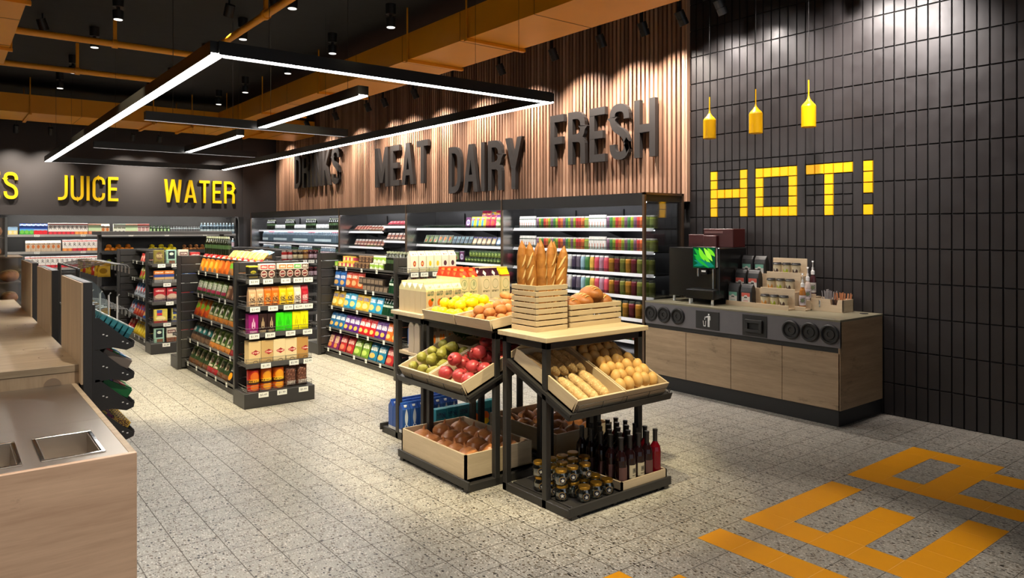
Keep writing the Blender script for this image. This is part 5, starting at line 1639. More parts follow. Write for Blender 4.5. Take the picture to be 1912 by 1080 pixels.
# top of table A
CR1 = MA @ T(.10, .205, TOPZ)
slat_crate('tall slatted wooden crate holding upright baguettes', CR1, .262, .245, .285, 8, .0290)
for i, (x, y, lean, az, s) in enumerate(((.062,.185,4,200,.99),(.085,.13,3,170,.97),(.125,.085,2,90,1.0),(.165,.19,5,40,.96),(.175,.10,4,0,.99),(.205,.15,6,330,.98),(.225,.075,7,345,.93))):
    m = CR1 @ T(x, y, .013) @ RZ(az) @ RY(lean) @ RZ(-az + rnd(-50, 50)) @ Matrix.Diagonal((.92,.92,s,1))
    place('baguette', m, 'upright baguette in tall slatted crate, %s from the left' % ordn(i+1), 'baguettes in the tall crate')
CR2 = MA @ T(.405, .225, TOPZ)
slat_crate('low slatted wooden crate of scored brown loaves', CR2, .47, .235, .145, 4, .0295)
for i, (x, y, z, rz, rx) in enumerate(((.085,.118,.115,84,12),(.20,.118,.13,88,8),(.385,.118,.125,94,-8),(.30,.125,.175,80,10),(.14,.14,.03,10,0),(.33,.11,.02,0,0))[:4]):
    place('loaf', CR2 @ T(x, y, z-.035) @ RZ(rz) @ RX(rx) @ Matrix.Scale(.84, 4), 'scored brown loaf in low slatted crate, %s from the left' % ordn(i+1), 'loaves in the low crate')
# sloping crates of table A
A1 = MA @ SL @ T(.035, 0, 0); A2 = MA @ SL @ T(.430, 0, 0)
crate('sloping wooden crate of long seeded loaves', A1, .39, .58, .088, flare=.015)
crate('sloping wooden crate of oval bread rolls', A2, .39, .58, .088, flare=.015)
n = 0
for i in range(5):
    n += 1
    place('seedloaf', A1 @ T(.05+.072*i, .285, .050+.008*(i%2)) @ RX(-90) , 'long seeded loaf, back row of sloping crate, %s from the left' % ordn(i+1), 'seeded loaves in the sloping crate')
for i, (x, y, rz, z) in enumerate(((.10,.275,-10,.052),(.19,.29,-9,.056),(.285,.30,-8,.06))):
    place('seedloaf', A1 @ T(x, y, z) @ RZ(-rz) @ RX(97) @ Matrix.Diagonal((1.15 if i == 2 else 1,1.1 if i == 2 else 1,1,1)), 'long seeded loaf, front row of sloping crate, %s from the left' % ordn(i+1), 'seeded loaves in the sloping crate')
for r_ in range(7):
    for c_ in range(5):
        x = .052 + .071*c_ + (.010 if r_ % 2 else -.006) + rnd(-.004,.004)
        y = .058 + .076*r_ + rnd(-.005,.005)
        place('roll', A2 @ T(x, y, .038+rnd(0,.018)) @ RZ(rnd(-40,40)) @ RX(-34+rnd(-10,10)), 'oval bread roll, %s row from the front, %s from left, sloping crate' % (ordn(r_+1), ordn(c_+1)), 'bread rolls in the sloping crate')
# wine tray and jars of table A
WT = MA @ T(.455, -.175, .055)
crate('shallow wooden tray of wine bottles at the floor', WT, .415, .50, .06)
for r_ in range(5):
    for c_ in range(5):
        key = 'wine3' if c_ == 4 else ('wine' if (c_ in (1, 2) and r_ == 0) else 'wine2')
        place(key, WT @ T(.050+.079*c_, .055+.086*r_, .012) @ RZ(rnd(-14,14)), '%s, %s row from front, %s from left in tray' % (KINDS[key].desc, ordn(r_+1), ordn(c_+1)), 'wine bottles in the floor tray')
for lay in (0, 1):
    for r_ in range(4):
        for c_ in range(4):
            if lay == 1 and (r_ == 0 and c_ != 1): continue
            if lay == 1 and c_ == 3 and r_ < 2: continue
            x = .10 + .092*c_ + rnd(-.004,.004); y = -.125 + .098*r_ + rnd(-.004,.004)
            if r_ == 0 and c_ == 0: continue
            if lay == 1 and r_ == 0: continue
            place('pot', MA @ T(x, y, .055 + .0895*lay) @ RZ(rnd(-30,30)-30), 'gold lidded glass jar, %s layer, %s row from front, %s from left' % (('lower','upper')[lay], ordn(r_+1), ordn(c_+1)), 'stacked glass jars at the floor')
# table B: trays on top, sloping crates, big crate
B1 = MBB @ T(.06, -.02, TOPZ-.014) @ RX(7); B2 = MBB @ T(.475, -.02, TOPZ-.014) @ RX(7)
crate('shallow wooden tray of lemons on the island top', B1, .405, .44, .07, flare=.015)
crate('shallow wooden tray of potatoes on the island top', B2, .405, .44, .07, flare=.015)
def fill(keys, m, w, d, sx, sy, z0, label, group, lay=2, tilt=0, zl=.05, drop=()):
    for l_ in range(lay):
        nx = int((w-.03)/sx) - (1 if l_ else 0); ny = int((d-.03)/sy) - (1 if l_ else 0)
        for r_ in range(ny):
            for c_ in range(nx):
                if (l_, r_, c_) in drop: continue
                x = .015 + (w-.03)*(c_+.5)/nx if not l_ else .015 + (w-.03)*(c_+1)/(nx+1)
                y = .015 + (d-.03)*(r_+.5)/ny if not l_ else .015 + (d-.03)*(r_+1)/(ny+1)
                key = keys[(r_*5+c_*3+l_) % len(keys)]
                place(key, m @ T(x+rnd(-.005,.005), y+rnd(-.005,.005), z0 + zl*l_ + rnd(0,.006)) @ RZ(rnd(0,360)) @ RY(rnd(-tilt,tilt)), label % (('lower','upper','top')[l_], ordn(r_+1), ordn(c_+1)), group)
fill(['lemon','lemon2'], B1, .405, .44, .092, .088, .012, 'yellow lemon in island tray, %s layer, %s row from front, %s from left', 'lemons on the island', 2, 15, .052)
fill(['potato','potato2'], B2, .405, .44, .096, .08, .012, 'potato in island tray, %s layer, %s row from front, %s from left', 'potatoes on the island', 2, 15, .046)
B3 = MBB @ SL @ T(.060, 0, 0); B4 = MBB @ SL @ T(.457, 0, 0)
crate('sloping wooden crate of green pears', B3, .39, .58, .088, flare=.015)
crate('sloping wooden crate of red pomegranates', B4, .39, .58, .088, flare=.015)
fill(['pear'], B3, .39, .42, .105, .09, .012, 'green pear in sloping crate, %s layer, %s row from front, %s from left', 'pears in the sloping crate', 2, 20, .056)
fill(['pom'], B4, .39, .56, .112, .112, .012, 'red pomegranate in sloping crate, %s layer, %s row from front, %s from left', 'pomegranates in the sloping crate', 1, 25)
for i, (x, y) in enumerate(((.10,.16),(.21,.29),(.29,.40),(.13,.42))):
    place('pom', B4 @ T(x, y, .082) @ RZ(rnd(0,360)), 'red pomegranate lying on top of the heap, %s from the front' % ordn(i+1), 'pomegranates in the sloping crate')
for i, (x, y) in enumerate(((.14,.44),(.24,.42),(.20,.52),(.33,.47),(.30,.56))):
    place('leaves', B3 @ T(x, y, .10), 'sprig of dark leaves behind the pears, %s from the front' % ordn(i+1), 'leaf sprigs on the pears')
BB = MBB @ T(.02, -.185, .055)
crate('large wooden crate of big brown onions at the floor', BB, .80, .54, .168, .015)
n = 0
for r_ in range(3):
    for c_ in range(5):
        place('onion', BB @ T(.105 + .148*c_, .105 + .162*r_, .045 + rnd(-.008,.012)) @ RZ(rnd(0,360)) @ RX(rnd(-18,18)) @ Matrix.Scale(.95, 4), 'big brown onion in large crate, %s row from front, %s from left' % (ordn(r_+1), ordn(c_+1)), 'onions in the large crate')
# table C: cartons
def block(key, m, nx, ny, sx, sy, where, group, face=0):
    for r_ in range(ny):
        for c_ in range(nx):
            place(key, m @ T(sx*c_, sy*r_, 0) @ RZ(face+rnd(-1.5,1.5)), '%s, %s row from front, %s from left, %s' % (KINDS[key].desc, ordn(r_+1), ordn(c_+1), where), group)
block('i_orange', T(2.86, 4.645, TOPZ), 4, 5, .081, .081, 'island back', 'orange cartons on the island')
block('i_tomato', T(3.20, 4.70, TOPZ), 2, 4, .087, .087, 'island back', 'tomato cartons on the island')
block('i_egg', T(3.40, 4.68, TOPZ), 2, 2, .088, .088, 'island back', 'aubergine cartons on the island')
block('i_lemon', T(3.585, 4.67, TOPZ), 1, 2, .088, .088, 'island back', 'lemon cartons on the island')
CSL = MC @ SL
for r_ in range(2):
    for c_ in range(6):
        place('i_mango', T(2.86+.081*c_, 4.74+.085*r_, .70) @ RZ(0), '%s, %s row, %s from left, under island back' % (KINDS['i_mango'].desc, ordn(r_+1), ordn(c_+1)), 'mango cartons on the middle shelf')
block('i_blue', T(2.85, 4.98, .055), 7, 3, .074, .078, 'floor tray', 'blue milk cartons at the floor')
row([('i_teal',3),('i_fruit',3)], T(2.98, 4.72, .055), .62, 'floor, behind big crate', 'teal boxes at the floor')
# table D: what shows through the frame
D1 = MDD @ SL @ T(.040, 0, 0)
crate('sloping wooden crate of pomegranates on the island right side', D1, .39, .58, .088, flare=.015)
fill(['pom'], D1, .39, .56, .112, .112, .012, 'pomegranate in right crate, %s layer, %s row from front, %s from left', 'pomegranates on the right side', 1, 25)
DB = MDD @ T(.04, -.185, .055)
crate('large wooden crate of onions on the island right side', DB, .78, .54, .168, .015)
for r_ in range(3):
    for c_ in range(4):
        place('onion', DB @ T(.12 + .18*c_, .105 + .162*r_, .045) @ RZ(rnd(0,360)) @ RX(rnd(-18,18)) @ Matrix.Scale(.95, 4), 'big brown onion in right crate, %s row, %s from left' % (ordn(r_+1), ordn(c_+1)), 'onions on the right side')
D2 = MDD @ T(.06, -.02, TOPZ-.014) @ RX(7)
crate('shallow wooden tray of potatoes behind the baguette crate', D2, .76, .44, .07)
fill(['potato','potato2'], D2, .76, .44, .1, .085, .012, 'potato in rear tray, %s layer, %s row from front, %s from left', 'potatoes in the rear tray', 2, 15, .05)
cd = MB(); cd.bbox(0, .085, -.004, 0, 0, .045, M('cream_sign_card', (236, 206, 140), .5), .001)
o = cd.build('sign_card'); o.matrix_world = MA @ T(.33, .44, .86); tag(o, 'small cream card hung behind the seeded loaves', 'sign')

# ------------------------------------------------------------------ coffee counter against the tiles
CX0, CX1, CY0, CY1, CZ = 5.83, 6.575, 3.015, 5.125, .890
off = (6.2, 4.07, 0)
ct = thing('coffee_counter', 'oak fronted coffee counter with grey top against the black tiles', 'counter', off)
GREYP = M('mid_grey_panel', (104, 101, 104), .5)
OLIVE = M('olive_grey_worktop', (126, 120, 98), .38)
mb = MB(); mb.box(CX0+.012, CX1, CY0+.02, CY1-.002, 0, .136, M('black_toe_kick', (30, 29, 29), .55)); mb.build('toe_kick', ct, off)
mb = MB(); mb.bbox(CX0+.02, CX1, CY0+.018, CY1, .136, .872, BLACK, .003); mb.build('carcass', ct, off)
mb = MB(); mb.bbox(CX0+.0, CX1, CY0, CY0+.018, .136, .872, OAKX, .002); mb.build('end_panel', ct, off)
dy = [5.123, 4.594, 4.072, 3.543, 3.018]
for i in range(4):
    mb = MB(); mb.bbox(CX0, CX0+.02, dy[i+1]+.002, dy[i]-.002, .138, .612, OAK, .0015)
    mb.build('door', ct, off)
mb = MB(); mb.bbox(CX0+.012, CX0+.02, CY0+.018, CY1, .614, .655, M('black_toe_kick', (30, 29, 29), .55), .001); mb.build('grip_channel', ct, off)
mb = MB(); mb.bbox(CX0-.002, CX0+.02, CY0, CY1, .655, .872, GREYP, .0015); mb.build('front_panel', ct, off)
mb = MB(); mb.bbox(CX0-.004, CX1, CY0-.003, CY1, .872, CZ, OLIVE, .002); mb.build('worktop', ct, off)
BLKP = M('matt_black_plastic', (36, 35, 35), .5)
for y in (5.042, 4.869, 4.692, 3.456, 3.281, 3.104):
    mb = MB(); mb.mx = T(CX0-.002, y, .764) @ RY(-90)
    mb.lathe([(.083,0),(.083,.012),(.076,.020),(.066,.020),(.062,.012),(.058,.004),(.045,.003),(.042,.010),(.022,.010),(.02,.004),(.001,.004)], 28, (0,0,0), BLKP)
    mb.build('cup_dispenser', ct, off)
mb = MB(); mb.bbox(CX0-.008, CX0-.002, 4.196, 4.468, .672, .845, BLKP, .001)
tp = mb.build('waste_flap', ct, off)
pg = MB(); pg.mx = T(CX0-.009, 4.332, .758) @ RZ(-90)
def poly(pts, mat, d=.001): pg.prism([(p[0]*.1, p[1]*.1) for p in pts], -d, 0, mat, 'y')
n = 12
poly([(.18+.085*math.cos(2*math.pi*i/n), .58+.085*math.sin(2*math.pi*i/n)) for i in range(n)], WHITE)
poly([(.06,.46),(.32,.46),(.36,.40),(.37,.05),(.31,.05),(.30,.34),(.28,.34),(.28,-.62),(.20,-.62),(.19,-.06),(.17,-.06),(.16,-.62),(.07,-.62),(.07,.22)], WHITE)
poly([(.10,.46),(-.20,.34),(-.32,.30),(-.30,.24),(-.18,.26),(.08,.30)], WHITE)
poly([(-.50,-.05),(-.44,-.06),(-.38,-.52),(-.22,-.52),(-.20,-.06),(-.14,-.05),(-.18,-.60),(-.42,-.60)], WHITE)
poly([(-.34,.14),(-.24,.20),(-.22,.10),(-.30,.04)], WHITE)
o_ = pg.build('pictogram', tp); o_.location = (-off[0], -off[1], 0)
mb = MB(); mb.bbox(CX0-.008, CX0-.002, 3.69, 3.942, .664, .858, BLKP, .001)
nd = mb.build('napkin_plate', ct, off)
mb = MB()
y0, y1, z0, z1 = 3.73, 3.905, .70, .815
mb.bbox(CX0-.030, CX0-.008, y0, y1, z1-.03, z1, BLKP, .002); mb.bbox(CX0-.030, CX0-.008, y0, y1, z0, z0+.028, BLKP, .002)
mb.bbox(CX0-.030, CX0-.008, y0, y0+.03, z0+.028, z1-.03, BLKP, .002); mb.bbox(CX0-.030, CX0-.008, y1-.03, y1, z0+.028, z1-.03, BLKP, .002)
mb.bbox(CX0-.012, CX0-.008, y0+.03, y1-.03, z0+.028, z1-.03, M('deep_black_slot', (12,12,12), .6), .001)
o_ = mb.build('napkin_slot', nd); o_.location = (-off[0], -off[1], 0)

# machine
MX, MY0, MY1 = 6.04, 4.35, 4.985
off = (6.25, 4.67, CZ)
cm = thing('coffee_machine', 'black coffee machine with a leaf picture screen on the counter', 'coffee machine', off)
GLOSSB = M('gloss_black_panel', (26, 25, 25), .22)
mb = MB(); mb.bbox(MX, 6.50, MY0, MY1, CZ+.06, 1.455, GLOSSB, .008); mb.build('body', cm, off)
mb = MB(); mb.bbox(MX-.10, MX, MY0+.0, MY0+.33, CZ+.055, CZ+.145, GLOSSB, .004)
mb.box(MX-.095, MX-.005, MY0+.01, MY0+.32, CZ+.145, CZ+.148, M('drip_grid', (60,60,60), .3, .6)); mb.build('drip_tray', cm, off)
mb = MB()
for (x, y) in ((MX+.03, MY1-.05), (MX+.03, MY0+.36), (MX-.07, MY0+.30), (MX-.07, MY0+.03), (6.45, MY0+.05), (6.45, MY1-.05)):
    q = MB(); q.lathe([(.013,0),(.013,.06)], 10, (x-off[0], y-off[1], 0), WHITE); q.build('foot', cm)
mb = MB(); mb.bbox(MX-.02, MX, MY0+.03, MY0+.31, 1.245, 1.465, GLOSSB, .003); sc = mb.build('screen', cm, off)
# leaf picture on the screen: green blades of light
SG = [emis('screen_green_%d' % i, c, 1.0) for i, c in enumerate(((8,70,40),(30,150,50),(110,200,40),(20,110,90),(150,220,60)))]
pg = MB(); pg.mx = T(MX-.0205, MY0+.17, 1.355) @ RZ(-90)
pg.prism([(-.132,-.102),(.132,-.102),(.132,.102),(-.132,.102)], -.0006, 0, SG[0])
rr = random.Random(5)
for i, (x, z, a, L, w, c) in enumerate(((-.12,.09,-38,.17,.05,1),(-.125,.03,-25,.17,.045,1),(-.12,-.03,-8,.18,.05,3),(-.125,-.085,12,.2,.04,3),(-.06,.1,-62,.15,.05,2),(-.0,.1,-52,.17,.05,4),(.04,.098,-40,.13,.04,2),(-.03,.06,-48,.19,.035,2),(.0,-.05,-15,.13,.05,3),(-.11,.0,-30,.2,.03,1))):
    pts = []
    for k in range(9):
        t = k/8; pts.append((t*L, w/2*math.sin(math.pi*t)))
    for k in range(7, 0, -1):
        t = k/8; pts.append((t*L, -w/2*math.sin(math.pi*t)))
    ca, sa = math.cos(R(a)), math.sin(R(a))
    P2 = [(max(-.132, min(.132, x+p[0]*ca-p[1]*sa)), max(-.102, min(.102, z+p[0]*sa+p[1]*ca))) for p in pts]
    pg.prism(P2, -.0010-.0003*i, -.0006, SG[c])
o_ = pg.build('display', sc); o_.location = (-off[0], -off[1], -off[2])
mb = MB(); mb.bbox(MX-.022, MX+.0, MY0+.012, MY0+.026, 1.26, 1.455, CHROME, .002)
mb.build('screen_trim', cm, off)
mb = MB(); mb.cyl((MX-.03, MY0+.055, 1.245), (MX-.03, MY0+.055, CZ+.16), .008, CHROME, 10); mb.build('steam_wand', cm, off)
mb = MB(); mb.cyl((MX-.03, MY0+.235, 1.245), (MX-.03, MY0+.235, 1.165), .010, CHROME, 10); mb.build('water_tube', cm, off)
mb = MB(); mb.bbox(MX-.045, MX, MY0+.12, MY0+.19, 1.19, 1.235, GLOSSB, .004); mb.bbox(MX-.047, MX-.045, MY0+.13, MY0+.18, 1.212, 1.228, WHITE, .0005); mb.build('spout', cm, off)
WINE = M('dark_wine_plastic', (72, 30, 30), .35)
def wbox(label, x0, x1, y0, y1, z0, z1, slots):
    off = ((x0+x1)/2, (y0+y1)/2, z0)
    r_ = thing('storage_box', label, 'box', off)
    mb = MB(); mb.bbox(x0, x1, y0, y1, z0, z1, WINE, .004); mb.build('body', r_, off)
    if slots:
        mb = MB(); mb.box(x0-.004, x0, y0+.12, y1-.02, z1-.045, z1-.025, M('rosy_trim', (120,84,82), .4)); mb.build('handle', r_, off)
        mb = MB(); mb.bbox(x0-.03, x0, y0+.18, y1-.02, z0+.0, z1-.07, WINE, .004); mb.build('drawer', r_, off)
    else:
        mb = MB(); mb.box(x0-.003, x0, y0+.02, y1-.02, z0+.03, z0+.04, WINE); mb.build('groove', r_, off)
wbox('tall dark wine red box on top of the coffee machine', 6.28, 6.49, 4.36, 4.72, 1.455, 1.645, True)
wbox('low dark wine red box on the left of the coffee machine top', 6.30, 6.49, 4.73, 4.93, 1.455, 1.585, False)

# coffee bags on a stepped wooden stand
def steps(name, label, x0, y0, y1, n, dx, dz, lip, h0, back=0):
    off = (x0+dx, (y0+y1)/2, CZ)
    r_ = thing(name, label, 'display rack', off)
    for k in range(n):
        a = x0+dx*k; z = CZ+h0+dz*k
        mb = MB()
        mb.bbox(a+.008, a+dx+.004, y0, y1, CZ if k == 0 else CZ+h0+dz*(k-1)+.0, z, ASHY, .001)
        mb.bbox(a, a+.008, y0, y1, CZ if k == 0 else CZ+h0+dz*(k-1), z+lip, ASHY, .001)
        mb.build('step', r_, off)
    if back:
        mb = MB(); mb.bbox(x0+dx*n+.004, x0+dx*n+.016, y0, y1, CZ, CZ+h0+dz*(n-1)+back, ASHY, .001); mb.build('back_board', r_, off)
    return r_
steps('bag_rack', 'stepped wooden stand holding black coffee bags', 6.14, 4.02, 4.345, 3, .115, .135, .03, .015)
steps('cup_rack', 'stepped wooden stand holding lidded paper cups', 6.12, 3.655, 4.01, 3, .105, .148, .03, .015, .16)
BAGM = M('matt_black_foil', (33, 33, 34), .45)
def cofbag(key, col):
    mb = m_pouch(.125, .075, .205, BAGM)
    lb = MB(); lb.box(-.046, .046, -.042, -.0405, .02, .115, M('ivory_bag_label', (214,210,202), .5))
    lb.box(-.046, .046, -.0425, -.042, .078, .115, M('bag_label_'+col[0], col[1], .5))
    lb.prism([(.022*math.cos(2*math.pi*i/16), .072+.022*math.sin(2*math.pi*i/16)) for i in range(16)], -.0430, -.0425, M('ivory_bag_label', (214,210,202), .5))
    for sx in (-1, 1): lb.prism([(sx*.008+.008*math.cos(2*math.pi*i/10), .07+.007*math.sin(2*math.pi*i/10)) for i in range(10)], -.0435, -.0430, INK)
    lb.box(-.026, .026, -.0425, -.042, .034, .039, M('bag_label_'+col[0], col[1], .5))
    put(key, 'coffee_bag', 'bag', 'black coffee bag with %s label' % col[0], mb, [('bag_label', lb)])
cofbag('cb_mint', ('mint', (112,170,150))); cofbag('cb_coral', ('coral', (214,98,84)))
for k, (ka, kb) in enumerate((('cb_mint','cb_coral'), ('cb_coral','cb_coral'), ('cb_mint','cb_mint'))):
    for q, (key, y) in enumerate(((ka, 4.275), (kb, 4.13))):
        place(key, T(6.14+.115*k+.058, y-.01*k*0, CZ+.016+.135*k) @ RZ(-90), '%s, %s on the %s step' % (KINDS[key].desc, ('left','right')[q], ('front','middle','back')[k]))
LIDB = M('black_cup_lid', (34, 31, 30), .4)
def cupk(key, nm, c):
    mt = pack('cup_'+key, [(0,(226,216,196)),(.2,(214,202,170))], [('d',.5,.3,.3,.34,c),('d',.5,.52,.16,.2,(206,200,176)),('l',.3,.42,.1,.2,c),('l',.7,.42,.1,.2,c)], .5)
    body = MB().lathe([(.028,0),(.041,.098),(.042,.1)], 16, (0,0,0), mt)
    lid = MB().lathe([(.044,.097),(.045,.104),(.041,.108),(.039,.116),(.036,.118),(.001,.116)], 16, (0,0,0), LIDB)
    put(key, 'paper_cup', 'cup', 'paper cup with %s leaf and black lid' % nm, body, [('lid', lid)])
cupk('cu_o', 'orange', (214,150,70)); cupk('cu_g', 'lime', (170,186,40)); cupk('cu_b', 'brown', (70,48,44))
for k, ks in enumerate((('cu_o','cu_g','cu_b'), ('cu_o','cu_g','cu_b'), ('cu_b','cu_g','cu_b'))):
    for q, key in enumerate(ks):
        place(key, T(6.12+.105*k+.055, 3.93-.098*q, CZ+.016+.148*k) @ RZ(-90+rnd(-10,10)), '%s, %s on the %s shelf of the stand' % (KINDS[key].desc, ('left','centre','right')[q], ('lowest','middle','highest')[k]))
# pump bottles
steps('pump_rack', 'small stepped wooden stand for syrup pump bottles', 6.22, 3.545, 3.65, 3, .09, .055, .025, .012)
def pump(key, desc, liq, lab):
    body = MB().lathe([(.028,0),(.031,.01),(.031,.12),(.026,.15),(.014,.172),(.014,.18)], 14, (0,0,0), M('syrup_'+key, liq, .12))
    lb = MB().lathe([(.0315,.03),(.0315,.11)], 14, (0,0,0), pack('syr_'+key, [(0,lab)], [('t',.5,.5,.36,.3,(90,70,80)),('o',.5,.5,.3,.2,(110,120,90))]))
    pu = MB().lathe([(.018,.176),(.018,.205),(.010,.21),(.009,.235),(.004,.236),(.004,.275),(.010,.277),(.011,.287),(.001,.288)], 12, (0,0,0), WHITE)
    pu.tube([(0,0,.281),(.0,-.030,.283),(.0,-.048,.274)], .005, WHITE, 6)
    put(key, 'pump_bottle', 'bottle', desc, body, [('bottle_label', lb), ('pump', pu)])
pump('pu_a', 'amber syrup pump bottle on the front step', (170,110,50), (206,196,200))
pump('pu_b', 'pale syrup pump bottle on the middle step', (206,190,180), (216,206,206))
pump('pu_c', 'dark syrup pump bottle on the back step', (70,40,44), (206,200,190))
for k, key in enumerate(('pu_a','pu_b','pu_c')):
    m = T(6.22+.09*k+.047, 3.60, CZ+.013+.055*k) @ RZ(-60) @ Matrix.Diagonal((.95,.95,1.15,1))
    place(key, m, KINDS[key].desc)
# condiment box
off = (6.42, 3.40, CZ)
cb = thing('condiment_box', 'low wooden box with sticks and spoons at the right of the counter', 'box', off)
mb = MB()
x0, x1, y0, y1, h = 6.335, 6.525, 3.25, 3.565, .115
mb.bbox(x0, x1, y0, y1, CZ, CZ+.01, ASHY, .001)
mb.bbox(x1-.01, x1, y0, y1, CZ+.01, CZ+h, ASHY, .001); mb.bbox(x0, x1, y1-.01, y1, CZ+.01, CZ+h, ASH, .001); mb.bbox(x0, x1, y0, y0+.01, CZ+.01, CZ+h, ASH, .001)
mb.prism([(y1,CZ+.01),(y0,CZ+.01),(y0,CZ+h),(y0+.05,CZ+h),(y0+.06,CZ+.065),(y0+.115,CZ+.065),(y0+.125,CZ+h),(y1,CZ+h)], x0, x0+.01, ASHY, 'x')
mb.bbox(x0+.01, x1-.01, y0+.16, y0+.17, CZ+.01, CZ+h-.01, ASH, .001); mb.build('box_body', cb, off)
mb = MB(); mb.bbox(x0-.003, x0, 3.465, 3.478, CZ+.035, CZ+.10, CHROME, .002); mb.build('clip', cb, off)
def bunch(label, name, n, cx, cy, sx, sy, z0, L, mat, r, grp):
    for i in range(n):
        mbs = MB()
        x, y = cx+rnd(-sx, sx), cy+rnd(-sy, sy)
        mbs.tube([(x,y,z0),(x+(x-cx)*.5,y+(y-cy)*.5,z0+L*rnd(.9,1.05))], r, mat, 5)
        tag(mbs.build(name), label, 'stick', grp)
bunch('grey stirrer standing in the condiment box bundle', 'stirrer', 22, 6.45, 3.44, .035, .05, CZ+.012, .175, M('grey_stirrer', (150,146,146), .5), .0045, 'grey stirrers in the condiment box')
bunch('wooden stick standing in the condiment box bundle', 'wooden_stick', 20, 6.46, 3.325, .03, .05, CZ+.012, .155, M('wooden_stick', (206,140,96), .6), .0045, 'wooden sticks in the condiment box')
bunch('dark spoon in the notch of the condiment box', 'spoon', 12, 6.375, 3.335, .018, .022, CZ+.012, .10, M('dark_spoon', (60,44,40), .5), .005, 'dark spoons in the condiment box')
mb = MB(); mb.lathe([(.035,0),(.035,.004),(.001,.004)], 16, (6.45, 3.12, CZ), BLKP); tag(mb.build('cable_cap'), 'small black round cap in the worktop at its right end', 'cap')

# pendants over the counter
for i, y in enumerate((4.584, 4.046, 3.502)):
    root = thing('pendant_lamp', 'small yellow pendant lamp before the black tiles, %s' % ('leftmost of three', 'middle of three', 'rightmost of three')[i], 'pendant lamp', (6.2, y, 2.57))
    mb = MB(); mb.lathe([(.060,.0),(.064,.004),(.064,.19),(.058,.205),(.030,.235),(.012,.262),(.006,.29),(.006,.43),(.001,.432)], 24, (0,0,0), YEL); mb.lathe([(.056,.002),(.058,.004),(.058,.16),(.001,.165)], 20, (0,0,0), WHITE); mb.build('lamp_shade', root)
    mb = MB(); mb.lathe([(.001,.012),(.05,.012),(.05,.016)], 16, (0,0,0), emis('warm_pendant_lens', (255,226,150), 4.0)); mb.build('lens', root)
    mb = MB(); mb.tube([(0,0,.43),(0,0,ZC-2.57)], .003, CAN, 5); mb.build('cord', root)
    add_spot('pendant_beam', (6.2, y, 2.565), (6.2, y, .9), 5, 110, .7, (1, .85, .6), .04)

# ------------------------------------------------------------------ checkout counter at left
QX = .514
off = (0, 3.4, 0)
cc = thing('checkout_counter', 'grey oak service counter with steel top at the lower left', 'counter', off)
mb = MB(); mb.bbox(-1.6, QX, 2.68, 2.70, .02, .90, GREYOAK, .0015); mb.build('front_panel', cc, off)
mb = MB(); mb.bbox(QX-.022, QX, 2.70, 4.06, .02, .90, GREYOAKY, .0015); mb.build('side_panel', cc, off)
mb = MB(); mb.box(-1.6, QX-.022, 2.70, 4.06, 0, .70, BLACK); mb.build('carcass', cc, off)
# steel sheet with two cut-outs
holes = [(.262, .422, 2.765, 3.045), (.0, .190, 2.765, 3.08)]
xs = sorted({-1.6, QX-.022, .262, .422, .0, .190}); ys = [2.70, 2.765, 3.06, 3.25, 4.06]
mb = MB()
for i in range(len(xs)-1):
    for j in range(len(ys)-1):
        if j == 1 and (xs[i], xs[i+1]) in ((.262,.422),(.0,.190)): continue
        mb.box(xs[i], xs[i+1], ys[j]+(.0012 if j == 3 else 0), ys[j+1], .885, .899, STEEL)
mb.build('steel_top', cc, off)
for (xa, xb) in ((.262,.422),(.0,.190)):
    ya, yb = 2.765, 3.06
    q = MB(); t = .003; d = .80
    q.box(xa, xb, ya, yb, d-.003, d, STEEL)
    q.box(xa, xa+t, ya, yb, d, .899, STEEL); q.box(xb-t, xb, ya, yb, d, .899, STEEL); q.box(xa, xb, ya, ya+t, d, .899, STEEL); q.box(xa, xb, yb-t, yb, d, .899, STEEL)
    for (p, s_) in (((xa-.012,ya-.012),(xb+.012,ya)),((xa-.012,yb),(xb+.012,yb+.012)),((xa-.012,ya),(xa,yb)),((xb,ya),(xb+.012,yb))):
        q.bbox(p[0], s_[0], p[1], s_[1], .899, .9035, CHROME, .0015)
    q.tube([(xa+.02, ya+.16, d+.045), (xb-.005, ya+.16, d+.045)], .004, CHROME, 6)
    q.build('sink_well', cc, off)
# raised wooden top behind it
off = (0, 6.1, 0)
rt = thing('raised_counter', 'raised pale wooden checkout top running back from the steel counter', 'counter', off)
mb = MB(); mb.bbox(-1.6, .530, 4.06, 8.15, .955, .99, GREYOAKY, .002); mb.build('counter_top', rt, off)
mb = MB(); mb.bbox(-1.6, .524, 4.062, 4.08, .86, .955, GREYOAKZ, .001); mb.build('riser', rt, off)
mb = MB(); mb.box(-1.55, .50, 4.08, 8.1, 0, .955, BLACK); mb.build('carcass', rt, off)
ringm = M('worn_ring_mark', (120, 98, 78), .6)
mb = MB()
for (x, y) in ((.44, 4.38), (.40, 4.72), (.43, 5.75), (.40, 5.95), (.42, 7.1)):
    n = 20
    vs = [((.055 if k % 2 else .051)*math.cos(2*math.pi*(k//2)/n)+x, (.055 if k % 2 else .051)*math.sin(2*math.pi*(k//2)/n)+y, .9905) for k in range(2*n)]
    mb.add(vs, [(2*k, 2*k+1, (2*k+3) % (2*n), (2*k+2) % (2*n)) for k in range(n)], ringm)
mb.build('ring_mark', rt, off)
mb = MB(); n = 14
mb.prism([(.415+.036*math.cos(math.pi*k/n), .90+.036*math.sin(math.pi*k/n)) for k in range(n+1)], 4.058, 4.061, M('pale_cable_plate', (150,128,106), .5), 'y'); mb.build('cable_plate', rt, off)
